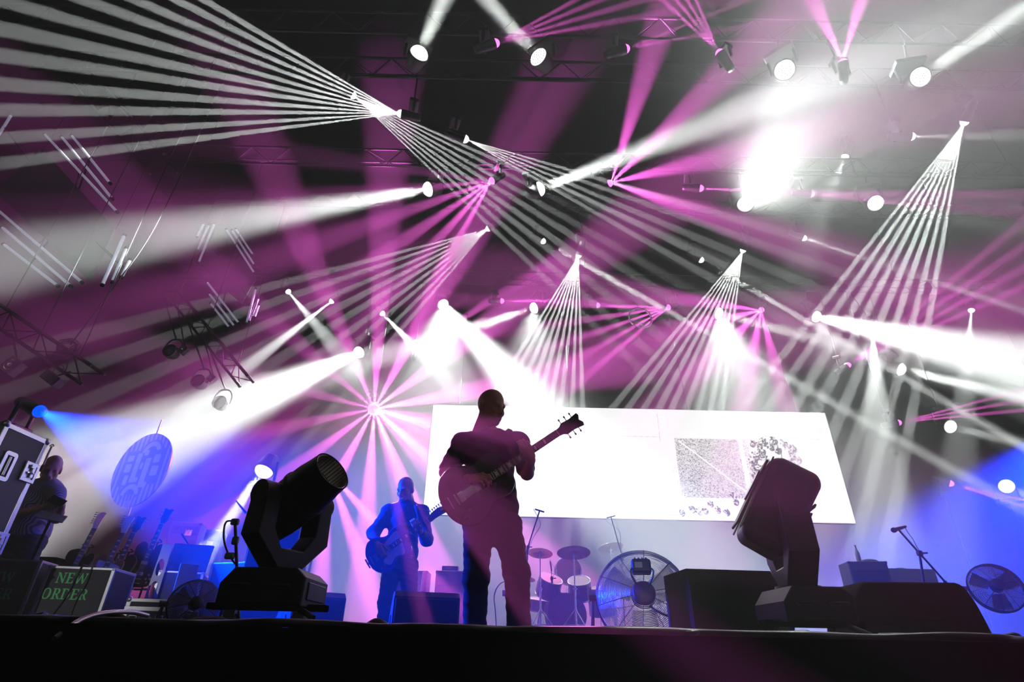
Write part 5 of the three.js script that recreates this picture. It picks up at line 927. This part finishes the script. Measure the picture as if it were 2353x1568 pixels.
// ---------- hanging panels with light tubes, and the side trusses ----------
const tubeMat = new THREE.MeshStandardMaterial({ color: 0xc8ccd8, roughness: 0.4, emissive: 0xbfc6e0, emissiveIntensity: 0.32 / EXPOSURE });  // faint glow put in so the tubes show in the dark
const weave = noiseTex(64, (x, y) => 120 + (y % 4 < 2 ? 40 : 0) + rnd() * 60, 8);
const panelMat = std(0x35373f, 0.85, 0, { map: weave });
function panel(label, corners, z, dz, group) {
  const P = corners.map(([x, y], i) => at(x, y, z + (dz[i] ?? 0))), c = P[0].clone().add(P[2]).multiplyScalar(0.5), g = thing('hanging_panel', label, 'panel', c.toArray(), 0, group);
  const L = P.map((p) => p.clone().sub(c)), n = L[1].clone().sub(L[0]).cross(L[3].clone().sub(L[0])).normalize().multiplyScalar(0.03), geo = new THREE.BufferGeometry();
  const v = [...L, ...L.map((p) => p.clone().sub(n))], q = (a, b, d, e) => [a, b, d, a, d, e], f = [...q(0, 1, 2, 3), ...q(7, 6, 5, 4), ...q(0, 4, 5, 1), ...q(1, 5, 6, 2), ...q(2, 6, 7, 3), ...q(3, 7, 4, 0)];
  geo.setAttribute('position', new THREE.Float32BufferAttribute(v.flatMap((p) => p.toArray()), 3)); geo.setAttribute('uv', new THREE.Float32BufferAttribute(v.flatMap((p) => [p.x, p.y]), 2)); geo.setIndex(f);
  const ng = geo.toNonIndexed(); ng.computeVertexNormals(); mesh('panel_sheet', ng, panelMat, g);
  for (const k of [0, 1]) mesh('hanging_wire', rod(L[k], V(L[k].x, 11.05 - c.y, L[k].z), 0.006, 0.006, 4), M.darkSteel, g);
  return g;
}
function addTubes(g, list, z, r) {
  for (const [a, b] of list) {
    const A = at(...a, z).sub(g.position), B = at(...b, z).sub(g.position), d = B.clone().sub(A).normalize(), e = r * 1.6;
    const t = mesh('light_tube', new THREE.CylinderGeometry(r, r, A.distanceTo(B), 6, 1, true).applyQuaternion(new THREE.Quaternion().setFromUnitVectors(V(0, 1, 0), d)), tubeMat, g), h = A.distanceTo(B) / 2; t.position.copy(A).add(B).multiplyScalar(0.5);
    for (const s of [-1, 1]) mesh('end_cap', rod(d.clone().multiplyScalar(s * h), d.clone().multiplyScalar(s * (h + e)), r * 1.15, r * 1.15, 8), M.blackMatte, t);
    const m = t.position.clone(), toward = m.clone().multiplyScalar(0.35); mesh('bracket', rod(m, V(toward.x, toward.y, -0.03), 0.008, 0.008, 5), M.blackMatte, t).position.copy(m).negate();
  }
}
const pn1 = panel('large dark hanging panel framed by long light tubes', [[100, 345], [266, 528], [209, 649], [-10, 440]], 7.2, [0, 0, 0, 0], 'hanging panels');
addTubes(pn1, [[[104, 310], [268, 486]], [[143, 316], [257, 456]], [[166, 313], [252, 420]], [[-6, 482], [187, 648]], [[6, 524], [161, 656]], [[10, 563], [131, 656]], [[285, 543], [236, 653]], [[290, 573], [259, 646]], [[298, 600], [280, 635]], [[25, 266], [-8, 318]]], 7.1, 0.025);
const pn2 = panel('smaller hanging panel further back framed by short light tubes', [[497, 528], [590, 640], [556, 700], [462, 612]], 11, [0, 0, 0, 0], 'hanging panels');
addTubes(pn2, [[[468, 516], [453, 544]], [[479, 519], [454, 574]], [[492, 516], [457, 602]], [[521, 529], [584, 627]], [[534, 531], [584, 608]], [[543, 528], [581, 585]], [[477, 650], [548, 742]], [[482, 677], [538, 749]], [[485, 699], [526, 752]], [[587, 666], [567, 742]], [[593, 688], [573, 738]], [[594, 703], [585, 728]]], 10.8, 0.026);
trussAlong('slanting side truss with unlit round lamps below the tube panels', at(378, 672, 9.6), at(552, 890, 9.6), 0.26, 'side trusses');
trussAlong('dark side truss with a square blinder near the side wall', at(-30, 735, 7), at(190, 885, 7), 0.3, 'side trusses');
trussAlong('faint tall truss rising into the dark above the tube panels', at(150, 170, 8), at(345, 400, 8), 0.5, 'side trusses');
const onTruss = (px) => { const t = (px - 378) / 174; return at(378, 672, 9.6).lerp(at(552, 890, 9.6), t); };   // a place on the slanting truss
// unlit round wash lamps with wide arched yokes
for (const [px, py, z, label] of [[390, 806, 9.5, 'unlit round lamp with arched yoke, upper one on the slanting truss'], [455, 876, 9.5, 'unlit round lamp with arched yoke, lower one on the slanting truss'], [505, 925, 9.6, 'unlit round lamp lost in the edge of the white flood']]) {
  const p = at(px, py, z), g = thing('unlit_wash_light', label, 'stage light', p.toArray(), 0, 'unlit lamps on the side truss');
  mesh('head', lathe([[0, -0.2], [0.1, -0.19], [0.13, -0.1], [0.135, 0.02], [0.12, 0.03], [0.12, 0]], 24).rotateX(Math.PI / 2), std(0x141418, 0.35), g); mesh('lens', lathe([[0.12, 0.0], [0.08, 0.03], [0, 0.045]], 20).rotateX(Math.PI / 2), std(0x30323c, 0.08, 0.4), g);
  mesh('yoke', tube([V(-0.15, 0, -0.08), V(-0.16, 0.16, -0.08), V(-0.08, 0.28, -0.08), V(0.08, 0.28, -0.08), V(0.16, 0.16, -0.08), V(0.15, 0, -0.08)], 0.018, 40, 6), std(0x30303a, 0.3, 0.4), g);
  mesh('clamp', rod(V(0, 0.28, -0.08), onTruss(px - 20).sub(p), 0.016), M.darkSteel, g);
}
for (const [px, py, z, s, label] of [[418, 802, 9.4, 0.16, 'small square blinder between the unlit round lamps'], [484, 868, 9.4, 0.14, 'small square blinder by the lower unlit lamp'], [22, 838, 6.9, 0.22, 'square blinder with glinting bulb by the side wall']]) {
  const p = at(px, py, z), g = thing('blinder_light', label, 'stage light', p.toArray(), 0, 'square blinders'); g.rotation.z = -0.6;
  mesh('housing', rbox(s, s, s * 0.6, 0.012, 0, 0, -s * 0.3), std(0x24242a, 0.5), g); mesh('reflector', lathe([[s * 0.36, 0.006], [s * 0.2, -0.012], [0, -0.02]], 20).rotateX(Math.PI / 2), M.chrome, g); mesh('bulb', new THREE.SphereGeometry(s * 0.12, 12, 8), M.pearl, g);
  g.updateMatrixWorld(true); mesh('bracket', rod(V(0, s * 0.3, -s * 0.3), g.worldToLocal(px > 300 ? onTruss(px - 8) : at(px + 6, py - 70, 7)), 0.012), M.darkSteel, g);
}
{
  const p = at(122, 872, 6.9), g = thing('dimmer_box', 'dark box bolted to the side truss near the side wall', 'box', p.toArray()); g.rotation.z = -0.55; mesh('box_body', rbox(0.28, 0.14, 0.14, 0.012), std(0x2a2a30, 0.5), g); mesh('box_bracket', rod(V(0, 0.06, 0), V(0.02, 0.2, -0.08), 0.012), M.darkSteel, g); mesh('box_cable', tube([V(-0.1, 0.07, 0), V(-0.14, 0.16, 0), V(-0.05, 0.2, 0), V(0.02, 0.14, 0)], 0.007, 24, 5), M.cable, g);
  const c = at(150, 800, 6.9), b = thing('cable_bundle', 'knotted bundle of cables hanging at the end of the side truss', 'cables', c.toArray());
  const loops = []; for (let i = 0; i < 9; i++) { const a = rnd() * 6, r = 0.09 + rnd() * 0.09; loops.push(tube([0, 1, 2, 3, 4, 5].map((k) => V(Math.cos(a + k * 1.05) * r + rnd() * 0.04, Math.sin(a + k * 1.05) * r * 0.7 + rnd() * 0.04, (rnd() - 0.5) * 0.08)), 0.006, 36, 5, true)); } mesh('cable_loops', loops, std(0x3a3838, 0.5), b); mesh('cable_drop', tube([V(0.05, 0.05, 0), V(0.3, 1.1, 0), V(0.5, 2.1, 0), V(0.6, 11 - c.y, 0)], 0.01, 40, 5), M.cable, b);
}
// ---------- the ring above the screen ----------
{
  const p = at(1471, 731, 11.8), g = thing('ring_hoop', 'round glinting hoop hanging above the screen', 'hoop', p.toArray()); g.rotation.y = 0.1;
  mesh('hoop', torus(0.29, 0.02, 64, 10), M.chrome, g); mesh('inner_knob', [new THREE.SphereGeometry(0.035, 12, 8).translate(0.02, -0.19, 0), rod(V(0.02, -0.19, 0), V(0, -0.29, 0), 0.008)], M.chrome, g); mesh('hanger', rod(V(0, 0.29, 0), V(0, 8.85 - p.y, -0.8), 0.008), M.darkSteel, g);
}
// ---------- antennas and clip behind the left moving head ----------
{
  const z = 6.2, g = thing('receiver_rack', 'dark receiver rack with two upright antennas behind the barrel moving head', 'rack', [fx(600, z), 0, -z]); const h = at(585, 1180, z).y; mesh('rack_body', rbox(0.5, h, 0.4, 0.01, 0, h / 2, 0), M.black, g);
  for (const [ax, ay, bx, by] of [[542, 1151, 566, 1176], [576, 1132, 592, 1150]]) { const a = at(ax, ay, z).sub(g.position), b = at(bx, by, z).sub(g.position); mesh('antenna', rod(V(b.x, h, 0), V(a.x, a.y, 0), 0.014, 0.007), M.black, g); }
  const t = at(528, 1200, 3.6), c = thing('cable_stand', 'slim stand with a hanging cable loop beside the barrel moving head', 'stand', [fx(548, 3.6), 0, -3.6]), L = (px, py) => at(px, py, 3.6).sub(c.position);
  mesh('stand_tube', [rod(V(0, 0.02, 0), L(540, 1196), 0.01), cyl(0.12, 0.11, 0.02, 0, 0.01, 0, 18)], M.black, c); mesh('clip', [rbox(0.05, 0.04, 0.03, 0.01, ...L(540, 1200).toArray()), rbox(0.04, 0.05, 0.03, 0.01, ...L(541, 1243).toArray()), rbox(0.06, 0.04, 0.03, 0.012, ...L(528, 1278).toArray())], std(0x5a8078, 0.5), c);
  mesh('cable_loop', tube([L(540, 1198), L(520, 1200), L(514, 1230), L(520, 1262), L(530, 1282), L(540, 1296)], 0.006, 40, 6), M.cable, c);
}
// ---------- cables along the stage lip ----------
{
  const run = (label, z, r, y0, seedA, px0, px1, bump) => { const pts = []; const n = 26; for (let i = 0; i <= n; i++) { const px = px0 + ((px1 - px0) * i) / n; pts.push(V(fx(px, z), y0 + r + Math.max(0, Math.sin(i * seedA) * bump + Math.sin(i * 2.3 + seedA) * bump * 0.5), -z + Math.sin(i * 1.7 + seedA) * 0.05)); } const g = thing('stage_cable', label, 'cable', [0, 0, 0], 0, 'cables along the stage edge'); mesh('cable_sheath', tube(pts, r, 160, 7), M.cable, g); };
  run('thick black cable running the whole stage edge', 1.62, 0.011, 0, 0.9, -250, 2600, 0.004);
  run('black cable looping over others at the dark stage end', 1.75, 0.009, 0.0, 1.3, -200, 900, 0.016);
  run('thin black cable wandering along the middle of the stage edge', 1.7, 0.007, 0, 0.7, 700, 1900, 0.008);
  run('black cable humping over the stage edge under the rounded monitor', 1.78, 0.01, 0, 1.1, 1500, 2600, 0.012);
  const a = at(311, 1440, 1.66), g = thing('loose_cable_end', 'short shiny pale cable end hanging over the stage lip', 'cable', [0, 0, 0]); mesh('cable_end', tube([V(a.x, 0.03, -1.7), V(a.x + 0.006, 0.034, -1.6), V(a.x + 0.02, 0.012, -1.42), V(a.x + 0.03, -0.03, -1.335)], 0.006, 30, 7), std(0xb8b0b8, 0.25, 0.6), g);
}
renderer.render(scene, camera);
